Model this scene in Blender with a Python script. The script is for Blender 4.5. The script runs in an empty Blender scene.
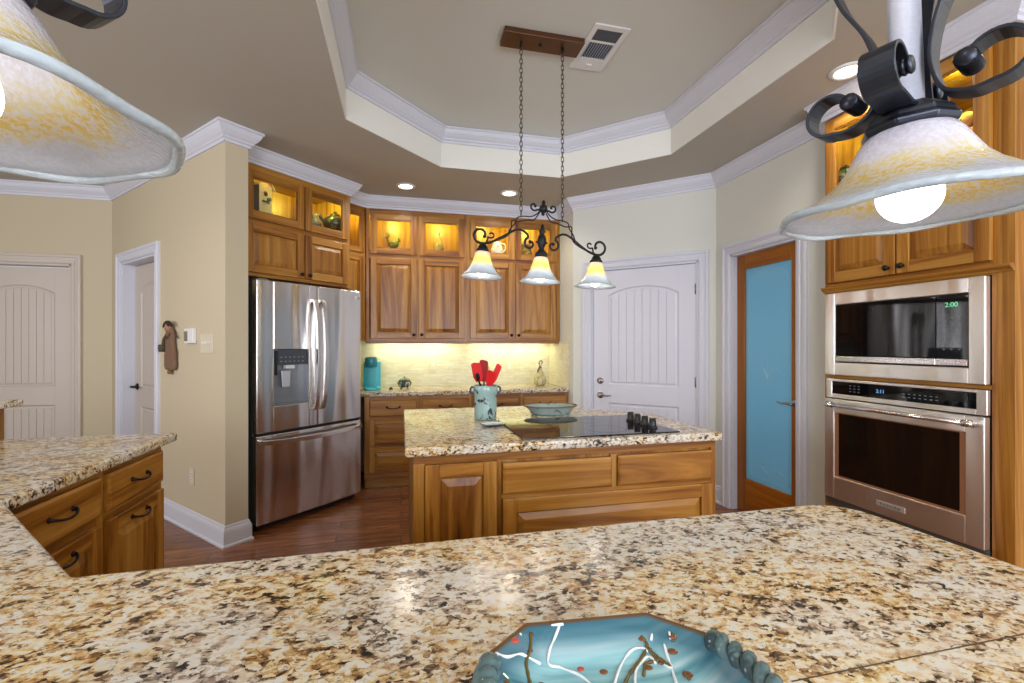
import bpy, bmesh, math, random
from mathutils import Vector, Matrix
from mathutils.geometry import tessellate_polygon
random.seed(7)
PI = math.pi
S = bpy.context.scene
COL = S.collection

# ------------------------------------------------------------------ camera
TH = math.radians(13.5)
cam = bpy.data.objects.new('camera', bpy.data.cameras.new('camera'))
COL.objects.link(cam)
cam.location = (0, 0, 1.305)
cam.rotation_euler = (math.radians(90), 0, -TH)
cam.data.sensor_width = 36
cam.data.lens = 462 / 1024 * 36
cam.data.shift_y = 4 / 1024
cam.data.clip_start = 0.02
S.camera = cam
# ------------------------------------------------------------------ world, exposure, daylight
S.view_settings.view_transform = 'Standard'
S.view_settings.look = 'None'
S.view_settings.gamma = 1
S.view_settings.use_curve_mapping = False
S.view_settings.exposure = -0.12
W = bpy.data.worlds.new('world'); S.world = W; W.use_nodes = True
W.node_tree.nodes['Background'].inputs[0].default_value = (0.80, 0.88, 1.0, 1)
W.node_tree.nodes['Background'].inputs[1].default_value = 1.1

def lamp(name, kind, loc, power, color=(1, 1, 1), size=None, rot=None, size_y=None, radius=None, spot=None):
    d = bpy.data.lights.new(name, kind)
    d.energy = power; d.color = color
    if kind == 'AREA':
        d.shape = 'RECTANGLE' if size_y else 'SQUARE'
        d.size = size
        if size_y: d.size_y = size_y
    if radius is not None: d.shadow_soft_size = radius
    if spot: d.spot_size = spot; d.spot_blend = 0.6
    o = bpy.data.objects.new(name, d); COL.objects.link(o)
    o.location = loc
    if rot: o.rotation_euler = rot
    return o
# daylight from the breakfast room windows behind the kitchen, plus an added panel on the left
lamp('daylight_panel', 'AREA', (1.9, -2.5, 1.6), 120, (0.90, 0.92, 1), 1.5, (math.radians(90), 0, 0), 1.7)
lamp('daylight_panel', 'AREA', (-0.9, -2.5, 1.6), 95, (0.90, 0.92, 1), 1.2, (math.radians(90), 0, 0), 1.7)
lamp('daylight_panel', 'AREA', (-4.6, 1.2, 1.6), 85, (0.95, 0.95, 1), 1.6, (math.radians(90), 0, math.radians(-80)), 1.6)  # unseen panel added on the left to brighten the oven steel

# ------------------------------------------------------------------ materials
def lin(c):
    return tuple(((v / 255) / 12.92 if v / 255 <= 0.04045 else ((v / 255 + 0.055) / 1.055) ** 2.4) for v in c)
def c4(c): return (*lin(c), 1)
class NT:
    def __init__(s, name):
        s.m = bpy.data.materials.new(name); s.m.use_nodes = True
        s.t = s.m.node_tree; s.n = s.t.nodes
        s.b = s.n['Principled BSDF']; s.out = s.n['Material Output']
    def node(s, typ, **kw):
        x = s.n.new(typ)
        for k, v in kw.items():
            if k == 'inp':
                for a, b in v.items(): x.inputs[a].default_value = b
            else: setattr(x, k, v)
        return x
    def link(s, a, b): s.t.links.new(a, b)
    def ramp(s, src, stops, interp='LINEAR'):
        r = s.n.new('ShaderNodeValToRGB'); r.color_ramp.interpolation = interp
        e = r.color_ramp.elements
        while len(e) > 1: e.remove(e[-1])
        e[0].position = stops[0][0]; e[0].color = stops[0][1]
        for p, c in stops[1:]:
            k = e.new(p); k.color = c
        s.link(src, r.inputs[0]); return r.outputs[0]
    def mapping(s, scale=(1, 1, 1), rot=(0, 0, 0), loc=(0, 0, 0), src=None):
        if src is None:
            tc = s.n.new('ShaderNodeTexCoord'); src = tc.outputs['Object']
        m = s.n.new('ShaderNodeMapping'); m.inputs['Scale'].default_value = scale
        m.inputs['Rotation'].default_value = rot; m.inputs['Location'].default_value = loc
        s.link(src, m.inputs[0]); return m.outputs[0]
    def noise(s, vec, scale, detail=3, rough=.5, dist=0):
        x = s.node('ShaderNodeTexNoise', inp={'Scale': scale, 'Detail': detail, 'Roughness': rough, 'Distortion': dist})
        s.link(vec, x.inputs['Vector']); return x.outputs[0]
    def math(s, op, a, b=None, clamp=False):
        x = s.node('ShaderNodeMath', operation=op); x.use_clamp = clamp
        for i, v in enumerate((a, b)):
            if v is None: continue
            if isinstance(v, (int, float)): x.inputs[i].default_value = v
            else: s.link(v, x.inputs[i])
        return x.outputs[0]
    def mix(s, f, a, b, blend='MIX'):
        x = s.node('ShaderNodeMix', data_type='RGBA', blend_type=blend)
        for i, v in ((0, f), (6, a), (7, b)):
            if isinstance(v, (int, float)): x.inputs[i].default_value = v
            elif isinstance(v, tuple): x.inputs[i].default_value = v
            else: s.link(v, x.inputs[i])
        return x.outputs[2]
    def bump(s, h, strength=.2, dist=.01):
        x = s.node('ShaderNodeBump', inp={'Strength': strength, 'Distance': dist})
        s.link(h, x.inputs['Height']); s.link(x.outputs[0], s.b.inputs['Normal'])
    def set(s, **kw):
        for k, v in kw.items():
            s.b.inputs[k.replace('_', ' ')].default_value = v
    def color(s, src): s.link(src, s.b.inputs['Base Color'])

def simple(name, rgb, rough=.5, metal=0, bumpy=0, scale=200, **kw):
    n = NT(name); n.set(Base_Color=c4(rgb), Roughness=rough, Metallic=metal)
    for k, v in kw.items(): n.b.inputs[k.replace('_', ' ')].default_value = v
    vec = n.mapping()
    f = n.noise(vec, scale, 2)
    col = n.mix(f, c4(tuple(x * .95 for x in rgb)), c4(tuple(min(255, x * 1.04) for x in rgb)))
    n.color(col)
    if bumpy: n.bump(f, bumpy, .002)
    return n.m

def wood(name, axis, tones=None):
    n = NT(name)
    geo = n.node('ShaderNodeNewGeometry'); oi = n.node('ShaderNodeObjectInfo')
    sc = {'x': (.5, 8, 8), 'z': (8, 8, .5), 'y': (8, .5, 8)}[axis]
    tc = n.node('ShaderNodeTexCoord')
    off = n.node('ShaderNodeCombineXYZ')
    a = n.math('MULTIPLY', geo.outputs['Random Per Island'], 37.0)
    b = n.math('MULTIPLY', oi.outputs['Random'], 91.0)
    n.link(a, off.inputs[0]); n.link(b, off.inputs[1]); n.link(a, off.inputs[2])
    add = n.node('ShaderNodeVectorMath', operation='ADD')
    n.link(n.mapping(sc, src=tc.outputs['Object']), add.inputs[0]); n.link(off.outputs[0], add.inputs[1])
    v = add.outputs[0]
    big = n.noise(v, .75, 4, .62, 2.2)
    t = tones or ((74, 40, 20), (140, 88, 42), (182, 128, 66), (210, 162, 94))
    col = n.ramp(big, [(.27, c4(t[0])), (.39, c4(t[1])), (.52, c4(t[2])), (.70, c4(t[3]))])
    fine = n.noise(v, 9, 4, .65, .3)
    col = n.mix(n.math('MULTIPLY', fine, .55), col, c4(tuple(x * .62 for x in t[1])))
    w = n.node('ShaderNodeTexWave', wave_type='BANDS', inp={'Scale': .8, 'Distortion': 6, 'Detail': 2, 'Detail Scale': 1.2})
    n.link(v, w.inputs['Vector'])
    streak = n.ramp(w.outputs[1], [(.0, (0, 0, 0, 1)), (.82, (0, 0, 0, 1)), (.97, (1, 1, 1, 1))])
    col = n.mix(n.math('MULTIPLY', streak, .0), col, c4(tuple(x * .8 for x in t[0])))
    tone = n.math('ADD', n.math('MULTIPLY', geo.outputs['Random Per Island'], .26), .84)
    hs = n.node('ShaderNodeHueSaturation', inp={'Saturation': 1.08})
    n.link(tone, hs.inputs['Value']); n.link(col, hs.inputs['Color'])
    n.color(hs.outputs[0]); n.set(Roughness=.38)
    n.b.inputs['Coat Weight'].default_value = .12; n.b.inputs['Coat Roughness'].default_value = .2
    n.bump(fine, .05, .002)
    return n.m
WV, WH, WY = wood('hickory_upright', 'z'), wood('hickory_level', 'x'), wood('hickory_deep', 'y')
WOODS = [WV, WH, WY]

def granite(name, stretch=1.9, rot=.55):
    n = NT(name)
    vec = n.mapping((1, stretch, 1.4), (0, 0, rot))
    nz = n.node('ShaderNodeTexNoise', inp={'Scale': 60, 'Detail': 3}); n.link(vec, nz.inputs['Vector'])
    dv = n.node('ShaderNodeVectorMath', operation='SCALE'); dv.inputs['Scale'].default_value = .022
    n.link(nz.outputs[1], dv.inputs[0])
    ad = n.node('ShaderNodeVectorMath', operation='ADD'); n.link(vec, ad.inputs[0]); n.link(dv.outputs[0], ad.inputs[1])
    vo = n.node('ShaderNodeTexVoronoi', inp={'Scale': 95}); n.link(ad.outputs[0], vo.inputs['Vector'])
    sep = n.node('ShaderNodeSeparateColor'); n.link(vo.outputs['Color'], sep.inputs[0])
    fine = n.noise(vec, 130, 5, .7)
    mid = n.noise(vec, 26, 4, .6, .6)
    big = n.noise(vec, 5, 3, .5, .8)
    v = n.math('MULTIPLY', sep.outputs[0], .52)
    v = n.math('ADD', v, n.math('MULTIPLY', fine, .55))
    v = n.math('ADD', v, n.math('MULTIPLY', n.math('SUBTRACT', mid, .5), 1.45))
    v = n.math('ADD', v, n.math('MULTIPLY', n.math('SUBTRACT', big, .5), .5))
    v = n.math('SUBTRACT', v, .035)
    col = n.ramp(v, [(.16, c4((40, 34, 32))), (.25, c4((104, 78, 52))), (.33, c4((164, 130, 84))), (.41, c4((192, 158, 104))),
                     (.51, c4((212, 190, 146))), (.62, c4((220, 206, 172))), (.76, c4((216, 214, 204)))])
    gold = n.ramp(n.noise(vec, 34, 3, .6), [(.52, (0, 0, 0, 1)), (.64, (1, 1, 1, 1))])
    col = n.mix(n.math('MULTIPLY', gold, .40), col, c4((190, 128, 52)), 'MIX')
    dark = n.ramp(n.noise(vec, 75, 4, .7, .5), [(.34, (1, 1, 1, 1)), (.42, (0, 0, 0, 1))])
    col = n.mix(n.math('MULTIPLY', dark, .8), col, c4((48, 40, 38)))
    grey = n.ramp(n.noise(vec, 3.2, 3, .6, .6), [(.44, (0, 0, 0, 1)), (.58, (1, 1, 1, 1))])
    hs = n.node('ShaderNodeHueSaturation', inp={'Saturation': .35, 'Value': 1.0}); n.link(col, hs.inputs['Color'])
    col = n.mix(n.math('MULTIPLY', grey, .75), col, hs.outputs[0])
    n.color(col); n.set(Roughness=.18, Specular_IOR_Level=.28)
    return n.m
GRAN = granite('granite_gold', 1.35, .6)
GRAN2 = granite('granite_streaky', 3.0, .15)

def steel(name, wob=.18, rough=.21, tone=(222, 218, 215)):
    n = NT(name); n.set(Base_Color=c4(tone), Metallic=1, Roughness=rough)
    vec = n.mapping((3.2, 3.2, .42))
    f = n.noise(vec, 1.6, 1, .4, .5)
    vec2 = n.mapping((3, 3, 260)); g = n.noise(vec2, 3, 2)
    n.bump(n.math('ADD', n.math('MULTIPLY', f, 1.0), n.math('MULTIPLY', g, .004)), wob, .25)
    n.b.inputs['Anisotropic'].default_value = .4
    return n.m
STEEL = steel('brushed_steel')
STEEL_O = steel('oven_steel', .16, .34, (240, 236, 232))
STEEL_H = steel('steel_trim', .015, .2, (228, 224, 220))
def glossy(name, rgb, rough=.08, **kw): return simple(name, rgb, rough, **kw)
BLACKGLASS = glossy('black_glass', (10, 10, 13), .04)
BLACK = simple('black_plastic', (22, 22, 24), .4)
GREYP = simple('grey_plastic', (92, 94, 98), .4)
SILVER = simple('satin_nickel', (160, 155, 148), .3, 1)
BRONZE = simple('oil_rubbed_bronze', (38, 32, 30), .38, .7)
IRON = simple('wrought_iron', (62, 66, 76), .36, .85, .08, 60)
IRON2 = simple('dark_iron', (26, 24, 26), .5, .3)
CHAIN = simple('antique_brass', (96, 82, 60), .45, .8)
CANOPY = simple('brown_bronze', (98, 66, 44), .4, .6)
WALLP = simple('cream_paint', (216, 217, 208), .75, 0, .08, 350)
WALL_DIM = simple('cream_paint_dimmed', (200, 187, 158), .75, 0, .08, 350)  # same cream paint, coloured darker because the left side is dim
CEILP = simple('greige_paint', (182, 177, 165), .8, 0, .08, 350)
TRAYP = simple('pale_cream_paint', (232, 231, 222), .75, 0, .06, 350)
TRAYT = simple('tray_paint', (218, 220, 213), .8, 0, .08, 350)
TRIM = simple('white_trim', (212, 214, 224), .42)
DOORP = simple('white_door_paint', (214, 214, 224), .4)
DOORT = simple('beige_door_paint', (200, 190, 178), .45)  # beige, darker and warmer than the white door paint
PLATE = simple('ivory_plastic', (214, 204, 180), .4)
WHITEP = simple('white_plastic', (230, 230, 228), .35)
TEAL = simple('teal_plastic', (46, 184, 198), .3)
def thin_glass():
    n = NT('cabinet_glass'); n.n.remove(n.b)
    tr = n.node('ShaderNodeBsdfTransparent'); gl = n.node('ShaderNodeBsdfGlossy', inp={'Roughness': .02})
    fr = n.node('ShaderNodeFresnel', inp={'IOR': 1.25}); mx = n.node('ShaderNodeMixShader')
    n.link(fr.outputs[0], mx.inputs[0]); n.link(tr.outputs[0], mx.inputs[1]); n.link(gl.outputs[0], mx.inputs[2])
    n.link(mx.outputs[0], n.out.inputs[0]); return n.m
GLASS = thin_glass()
def emit(name, rgb, k):
    n = NT(name); n.set(Base_Color=(0, 0, 0, 1)); n.b.inputs['Emission Color'].default_value = c4(rgb)
    n.b.inputs['Emission Strength'].default_value = k; return n.m
BULB = emit('lit_bulb', (255, 252, 248), 26)
BULBN = emit('lit_bulb_large', (255, 253, 250), 5)
CANLIGHT = emit('lit_downlight', (255, 244, 225), 9)
PUCK = emit('lit_puck', (255, 236, 190), 6)
DIGIT = emit('display_green', (120, 235, 170), 1.2)
DIGITB = emit('display_blue', (120, 190, 255), 1.2)

def floor_mat():
    n = NT('hardwood_floor')
    vec = n.mapping()
    br = n.node('ShaderNodeTexBrick', inp={'Scale': 1, 'Brick Width': 1.15, 'Row Height': .125, 'Mortar Size': .0022,
        'Color1': (0, 0, 0, 1), 'Color2': (1, 1, 1, 1), 'Mortar': (.5, .5, .5, 1)})
    br.offset = .37; n.link(vec, br.inputs['Vector'])
    v2 = n.mapping((1.2, 11, 1)); 
    sep = n.node('ShaderNodeSeparateColor'); n.link(br.outputs[0], sep.inputs[0])
    off = n.node('ShaderNodeCombineXYZ'); n.link(n.math('MULTIPLY', sep.outputs[0], 50), off.inputs[0])
    ad = n.node('ShaderNodeVectorMath', operation='ADD'); n.link(v2, ad.inputs[0]); n.link(off.outputs[0], ad.inputs[1])
    g = n.noise(ad.outputs[0], 3.2, 5, .6, 1.2)
    col = n.ramp(g, [(.25, c4((84, 46, 26))), (.5, c4((132, 80, 48))), (.75, c4((170, 112, 70)))])
    hs = n.node('ShaderNodeHueSaturation'); n.link(col, hs.inputs['Color'])
    n.link(n.math('ADD', n.math('MULTIPLY', sep.outputs[0], .4), .75), hs.inputs['Value'])
    col = n.mix(br.outputs[1], hs.outputs[0], c4((40, 22, 14)))
    n.color(col); n.set(Roughness=.22)
    n.bump(n.math('SUBTRACT', g, n.math('MULTIPLY', br.outputs[1], 1.0)), .25, .004)
    return n.m
FLOOR = floor_mat()
def tile_mat():
    n = NT('travertine_tile')
    tc = n.node('ShaderNodeTexCoord')
    sp = n.node('ShaderNodeSeparateXYZ'); n.link(tc.outputs['Object'], sp.inputs[0])
    cb = n.node('ShaderNodeCombineXYZ'); n.link(n.math('ADD', sp.outputs[0], sp.outputs[1]), cb.inputs[0]); n.link(sp.outputs[2], cb.inputs[1])
    br = n.node('ShaderNodeTexBrick', inp={'Scale': 1, 'Brick Width': .13, 'Row Height': .036, 'Mortar Size': .0012,
        'Color1': c4((214, 208, 186)), 'Color2': c4((224, 219, 200)), 'Mortar': c4((200, 194, 172))})
    n.link(cb.outputs[0], br.inputs['Vector'])
    f = n.noise(n.mapping((4, 4, 22)), 3, 4, .6)
    col = n.mix(n.ramp(f, [(.42, (0, 0, 0, 1)), (.7, (.5, .5, .5, 1))]), br.outputs[0], c4((196, 172, 128)))
    n.color(col); n.set(Roughness=.4); n.bump(n.math('ADD', f, n.math('MULTIPLY', br.outputs[1], -1)), .25, .003)
    return n.m
TILE = tile_mat()

def shade_glass(name, zlo, zhi, near):
    """mottled art glass: white lip, amber band, milky crown (real pigment bands in the glass)"""
    n = NT(name)
    tc = n.node('ShaderNodeTexCoord'); sp = n.node('ShaderNodeSeparateXYZ'); n.link(tc.outputs['Object'], sp.inputs[0])
    h = n.node('ShaderNodeMapRange', inp={1: zlo, 2: zhi}); n.link(sp.outputs[2], h.inputs[0])
    vec = n.mapping()
    nz = n.noise(vec, 18 if near else 30, 2); nz2 = n.noise(vec, 170 if near else 120, 3, .6)
    if near: hh_k = .35
    hh = n.math('ADD', h.outputs[0], n.math('MULTIPLY', n.math('SUBTRACT', nz, .5), .45 if near else .2))
    if near: st = [(.0, (226, 234, 244)), (.12, (226, 232, 242)), (.24, (240, 222, 150)), (.34, (242, 212, 112)), (.46, (240, 226, 170)), (.62, (230, 226, 232)), (1, (222, 218, 232))]
    else: st = [(.0, (236, 244, 252)), (.34, (232, 242, 252)), (.50, (248, 238, 196)), (.62, (250, 224, 130)), (.76, (250, 226, 160)), (.92, (240, 222, 206)), (1, (236, 220, 210))]
    col = n.ramp(hh, [(p, c4(c)) for p, c in st])
    speck = n.ramp(nz2, [(.44, (0, 0, 0, 1)), (.56, (1, 1, 1, 1))])
    col = n.mix(n.math('MULTIPLY', speck, .7 if near else .15), col, c4((238, 240, 250)))
    n.n.remove(n.b)
    df = n.node('ShaderNodeBsdfDiffuse'); tl = n.node('ShaderNodeBsdfTranslucent'); gl = n.node('ShaderNodeBsdfGlossy', inp={'Roughness': .12})
    n.link(col, df.inputs[0]); n.link(col, tl.inputs[0])
    m1 = n.node('ShaderNodeMixShader', inp={0: .55}); n.link(df.outputs[0], m1.inputs[1]); n.link(tl.outputs[0], m1.inputs[2])
    fr = n.node('ShaderNodeFresnel', inp={'IOR': 1.45}); m2 = n.node('ShaderNodeMixShader')
    bp = n.node('ShaderNodeBump', inp={'Strength': .5, 'Distance': .003}); n.link(nz2, bp.inputs['Height'])
    for q in (df, tl, gl, fr): n.link(bp.outputs[0], q.inputs['Normal'])
    n.link(fr.outputs[0], m2.inputs[0]); n.link(m1.outputs[0], m2.inputs[1]); n.link(gl.outputs[0], m2.inputs[2])
    n.link(m2.outputs[0], n.out.inputs[0]); return n.m

# ------------------------------------------------------------------ mesh builder
class MB:
    def __init__(s): s.v = []; s.f = []; s.mi = []; s.sm = []
    def add(s, vs, fs, mi=0, smooth=False):
        o = len(s.v); s.v += [tuple(p) for p in vs]
        for f in fs: s.f.append(tuple(i + o for i in f)); s.mi.append(mi); s.sm.append(smooth)
        return s
    def box(s, x0, x1, y0, y1, z0, z1, mi=0):
        vs = [(x, y, z) for z in (z0, z1) for y in (y0, y1) for x in (x0, x1)]
        return s.add(vs, [(0, 2, 3, 1), (4, 5, 7, 6), (0, 1, 5, 4), (2, 6, 7, 3), (0, 4, 6, 2), (1, 3, 7, 5)], mi)
    def prism(s, pts, z0, z1, mi=0, mi_side=None):
        n = len(pts); vs = [(*p, z0) for p in pts] + [(*p, z1) for p in pts]
        a = sum(pts[i][0] * pts[(i + 1) % n][1] - pts[(i + 1) % n][0] * pts[i][1] for i in range(n))
        if a < 0:
            pts = pts[::-1]; vs = [(*p, z0) for p in pts] + [(*p, z1) for p in pts]
        s.add(vs, [tuple(range(n - 1, -1, -1)), tuple(range(n, 2 * n))], mi)
        o = len(s.v) - 2 * n
        for i in range(n):
            j = (i + 1) % n; s.f.append((o + i, o + j, o + n + j, o + n + i)); s.mi.append(mi if mi_side is None else mi_side); s.sm.append(False)
        return s
    def prism_y(s, pts, y0, y1, mi=0):
        """polygon in x,z extruded along y"""
        a = sum(pts[i][0] * pts[(i + 1) % len(pts)][1] - pts[(i + 1) % len(pts)][0] * pts[i][1] for i in range(len(pts)))
        if a < 0: pts = pts[::-1]
        n = len(pts); vs = [(p[0], y0, p[1]) for p in pts] + [(p[0], y1, p[1]) for p in pts]
        s.add(vs, [tuple(range(n)), tuple(range(2 * n - 1, n - 1, -1))] + [(i, i + n, (i + 1) % n + n, (i + 1) % n) for i in range(n)], mi)
        return s
    def frustum(s, x0, x1, z0, z1, yb, yf, b, mi=0):
        """raised field: base rect at yb, front rect inset by b at yf (front = smaller y)"""
        vs = [(x0, yb, z0), (x1, yb, z0), (x1, yb, z1), (x0, yb, z1), (x0 + b, yf, z0 + b), (x1 - b, yf, z0 + b), (x1 - b, yf, z1 - b), (x0 + b, yf, z1 - b)]
        return s.add(vs, [(4, 5, 6, 7), (0, 1, 5, 4), (1, 2, 6, 5), (2, 3, 7, 6), (3, 0, 4, 7), (3, 2, 1, 0)], mi)
    def lathe(s, prof, c=(0, 0, 0), seg=32, mi=0, smooth=True, fn=None):
        n = len(prof); vs = []
        for k in range(seg):
            a = 2 * PI * k / seg
            for r, z in prof:
                q = r * (fn(a, r, z) if fn else 1)
                vs.append((c[0] + q * math.cos(a), c[1] + q * math.sin(a), c[2] + z))
        fs = []
        for k in range(seg):
            m = (k + 1) % seg
            for i in range(n - 1): fs.append((k * n + i, m * n + i, m * n + i + 1, k * n + i + 1))
        return s.add(vs, fs, mi, smooth)
    def tube(s, pts, r, seg=8, mi=0, closed=False, flat=None, caps=True):
        """r: number or list. flat=(axis vector, width): ribbon of rectangular section"""
        P = [Vector(p) for p in pts]; n = len(P)
        T = []
        for i in range(n):
            if closed: t = P[(i + 1) % n] - P[i - 1]
            else: t = P[min(i + 1, n - 1)] - P[max(i - 1, 0)]
            T.append(t.normalized() if t.length > 1e-9 else Vector((0, 0, 1)))
        up = Vector((0, 0, 1)) if abs(T[0].z) < .9 else Vector((1, 0, 0))
        N = (up - T[0] * up.dot(T[0])).normalized(); vs = []
        for i in range(n):
            N = (N - T[i] * N.dot(T[i]));
            if N.length < 1e-6: N = T[i].orthogonal()
            N.normalize(); B = T[i].cross(N)
            rr = r[i] if isinstance(r, (list, tuple)) else r
            if flat:
                A = Vector(flat[0]).normalized(); w = flat[1] / 2; Nn = T[i].cross(A).normalized()
                for a, b in ((-w, -rr), (w, -rr), (w, rr), (-w, rr)): vs.append(P[i] + A * a + Nn * b)
            else:
                for k in range(seg):
                    a = 2 * PI * k / seg; vs.append(P[i] + N * math.cos(a) * rr + B * math.sin(a) * rr)
        q = 4 if flat else seg
        fs = []
        for i in range(n if closed else n - 1):
            j = (i + 1) % n
            for k in range(q): fs.append((i * q + k, i * q + (k + 1) % q, j * q + (k + 1) % q, j * q + k))
        if caps and not closed:
            fs.append(tuple(range(q - 1, -1, -1))); fs.append(tuple((n - 1) * q + k for k in range(q)))
        return s.add(vs, fs, mi, not flat)
    def ball(s, c, r, mi=0, seg=16, rings=10, scale=(1, 1, 1)):
        vs = []; fs = []
        for i in range(rings + 1):
            p = PI * i / rings
            for k in range(seg):
                a = 2 * PI * k / seg
                vs.append((c[0] + r * scale[0] * math.sin(p) * math.cos(a), c[1] + r * scale[1] * math.sin(p) * math.sin(a), c[2] - r * scale[2] * math.cos(p)))
        for i in range(rings):
            for k in range(seg): fs.append((i * seg + k, i * seg + (k + 1) % seg, (i + 1) * seg + (k + 1) % seg, (i + 1) * seg + k))
        return s.add(vs, fs, mi, True)
    def sweep(s, path, prof, side=1, fn=None, mi=0, closed=False):
        """prof: closed loop of (out, h). out offsets to the right (side=1) of the path"""
        n = len(path); m = len(prof); vs = []
        def nrm(a, b):
            d = Vector((b[0] - a[0], b[1] - a[1])).normalized(); return Vector((d.y, -d.x)) * side
        for i in range(n):
            if closed: n1, n2 = nrm(path[i - 1], path[i]), nrm(path[i], path[(i + 1) % n])
            else:
                n1 = nrm(path[i - 1], path[i]) if i > 0 else nrm(path[0], path[1])
                n2 = nrm(path[i], path[i + 1]) if i < n - 1 else n1
            mt = (n1 + n2) / max(.25, 1 + n1.dot(n2))
            for o, h in prof:
                p = (path[i][0] + mt.x * o, path[i][1] + mt.y * o, h)
                vs.append(fn(*p) if fn else p)
        fs = []
        for i in range(n if closed else n - 1):
            j = (i + 1) % n
            for k in range(m): fs.append((i * m + k, i * m + (k + 1) % m, j * m + (k + 1) % m, j * m + k))
        if not closed: fs += [tuple(range(m)), tuple(range((n - 1) * m + m - 1, (n - 1) * m - 1, -1))]
        return s.add(vs, fs, mi)
    def build(s, name, mats, parent=None, bevel=0, loc=None, rz=None, segs=2):
        me = bpy.data.meshes.new(name); me.from_pydata(s.v, [], s.f); 
        mats = mats if isinstance(mats, (list, tuple)) else [mats]
        for m in mats: me.materials.append(m)
        me.polygons.foreach_set('material_index', s.mi); me.polygons.foreach_set('use_smooth', s.sm)
        bm = bmesh.new(); bm.from_mesh(me); bmesh.ops.recalc_face_normals(bm, faces=bm.faces); bm.to_mesh(me); bm.free()
        me.update()
        o = bpy.data.objects.new(name, me); COL.objects.link(o)
        if parent: o.parent = parent
        if loc: o.location = loc
        if rz is not None: o.rotation_euler = (0, 0, rz)
        if bevel:
            b = o.modifiers.new('bevel', 'BEVEL'); b.width = bevel; b.segments = segs; b.limit_method = 'ANGLE'; b.angle_limit = math.radians(40)
            b.harden_normals = False
        return o

def tag(o, label, cat, group=None):
    o['label'] = label; o['category'] = cat
    if group: o['group'] = group
    return o
def thing(name, label, cat, loc=(0, 0, 0), rz=0, group=None):
    o = bpy.data.objects.new(name, None); COL.objects.link(o); o.empty_display_size = .05
    o.location = loc; o.rotation_euler = (0, 0, rz)
    return tag(o, label, cat, group)
def struct(o, label=None, cat=None):
    o['kind'] = 'structure'
    if label: o['label'] = label
    if cat: o['category'] = cat
    return o
def sroot(name, loc, rz, label=None):
    o = bpy.data.objects.new(name, None); COL.objects.link(o); o.location = loc; o.rotation_euler = (0, 0, rz)
    return struct(o, label)
def text(name, body, size, mat, parent, loc, rot, extrude=.0004, bold=0):
    cu = bpy.data.curves.new('t', 'FONT'); cu.body = body; cu.size = size; cu.extrude = extrude; cu.align_x = 'CENTER'; cu.align_y = 'CENTER'; cu.offset = bold
    t = bpy.data.objects.new('t', cu); me = bpy.data.meshes.new_from_object(t)
    bpy.data.objects.remove(t); bpy.data.curves.remove(cu)
    me.materials.clear(); me.materials.append(mat)
    o = bpy.data.objects.new(name, me); COL.objects.link(o); o.parent = parent; o.location = loc; o.rotation_euler = rot
    return o
# keep straight crease shading on curved pieces
def spline(pts, k=6):
    out = []; P = [Vector(p) for p in pts]
    for i in range(len(P) - 1):
        a, b, c, d = P[max(i - 1, 0)], P[i], P[i + 1], P[min(i + 2, len(P) - 1)]
        for j in range(k):
            t = j / k
            out.append(.5 * ((2 * b) + (c - a) * t + (2 * a - 5 * b + 4 * c - d) * t * t + (3 * b - a - 3 * c + d) * t ** 3))
    out.append(P[-1]); return out
# ================================================================== THE ROOM
CH = 2.735            # main ceiling
def wall(name, a, b, thick, mat, openings=(), z1=CH, label=None):
    """a -> b seen from inside the room, left to right; body goes away from the room"""
    a = Vector((*a, 0)); b = Vector((*b, 0)); L = (b - a).length; rz = math.atan2(b.y - a.y, b.x - a.x)
    m = MB(); u = 0
    for (u0, u1, h) in sorted(openings):
        if u0 > u: m.box(u, u0, 0, thick, 0, z1)
        m.box(u0, u1, 0, thick, h, z1); u = u1
    m.box(u, L, 0, thick, 0, z1)
    o = m.build(name, mat, loc=a, rz=rz); struct(o, label); return o, a, rz, L

f = MB().box(-6.3, 3.2, -3.2, 6.2, -.06, 0); struct(f.build('floor', FLOOR), 'brown hand-scraped hardwood plank floor')

OCT = [(-.337, 1.75), (-.337, 3.08), (.313, 3.73), (1.31, 3.73), (1.96, 3.08), (1.96, 1.75), (1.31, 1.10), (.313, 1.10)]
TRH = 3.04
def slab_hole(name, outer, hole, z0, z1, mat):
    o3 = [Vector((*p, 0)) for p in outer]; h3 = [Vector((*p, 0)) for p in hole]
    tris = tessellate_polygon([o3, h3]); allp = outer + hole; n = len(allp); m = MB()
    m.add([(*p, z0) for p in allp] + [(*p, z1) for p in allp], [tuple(t) for t in tris] + [tuple(i + n for i in t) for t in tris])
    no = len(outer)
    m.add([(*p, z0) for p in outer] + [(*p, z1) for p in outer], [(i, (i + 1) % no, (i + 1) % no + no, i + no) for i in range(no)])
    nh = len(hole)
    m.add([(*p, z0) for p in hole] + [(*p, z1) for p in hole], [(i, (i + 1) % nh, (i + 1) % nh + nh, i + nh) for i in range(nh)])
    return m.build(name, mat)
OCTB = [(p[0] + (.006 if p[0] > .8 else -.006), p[1] + (.006 if p[1] > 2.4 else -.006)) for p in OCT]
struct(slab_hole('ceiling', [(-6.3, -3.2), (3.2, -3.2), (3.2, 6.2), (-6.3, 6.2)], OCTB, CH, CH + .04, CEILP), 'greige main ceiling around the octagonal tray')
big = [(p[0] + (.03 if p[0] > .8 else -.03), p[1] + (.03 if p[1] > 2.4 else -.03)) for p in OCT]
m = MB()
n = 8
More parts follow.
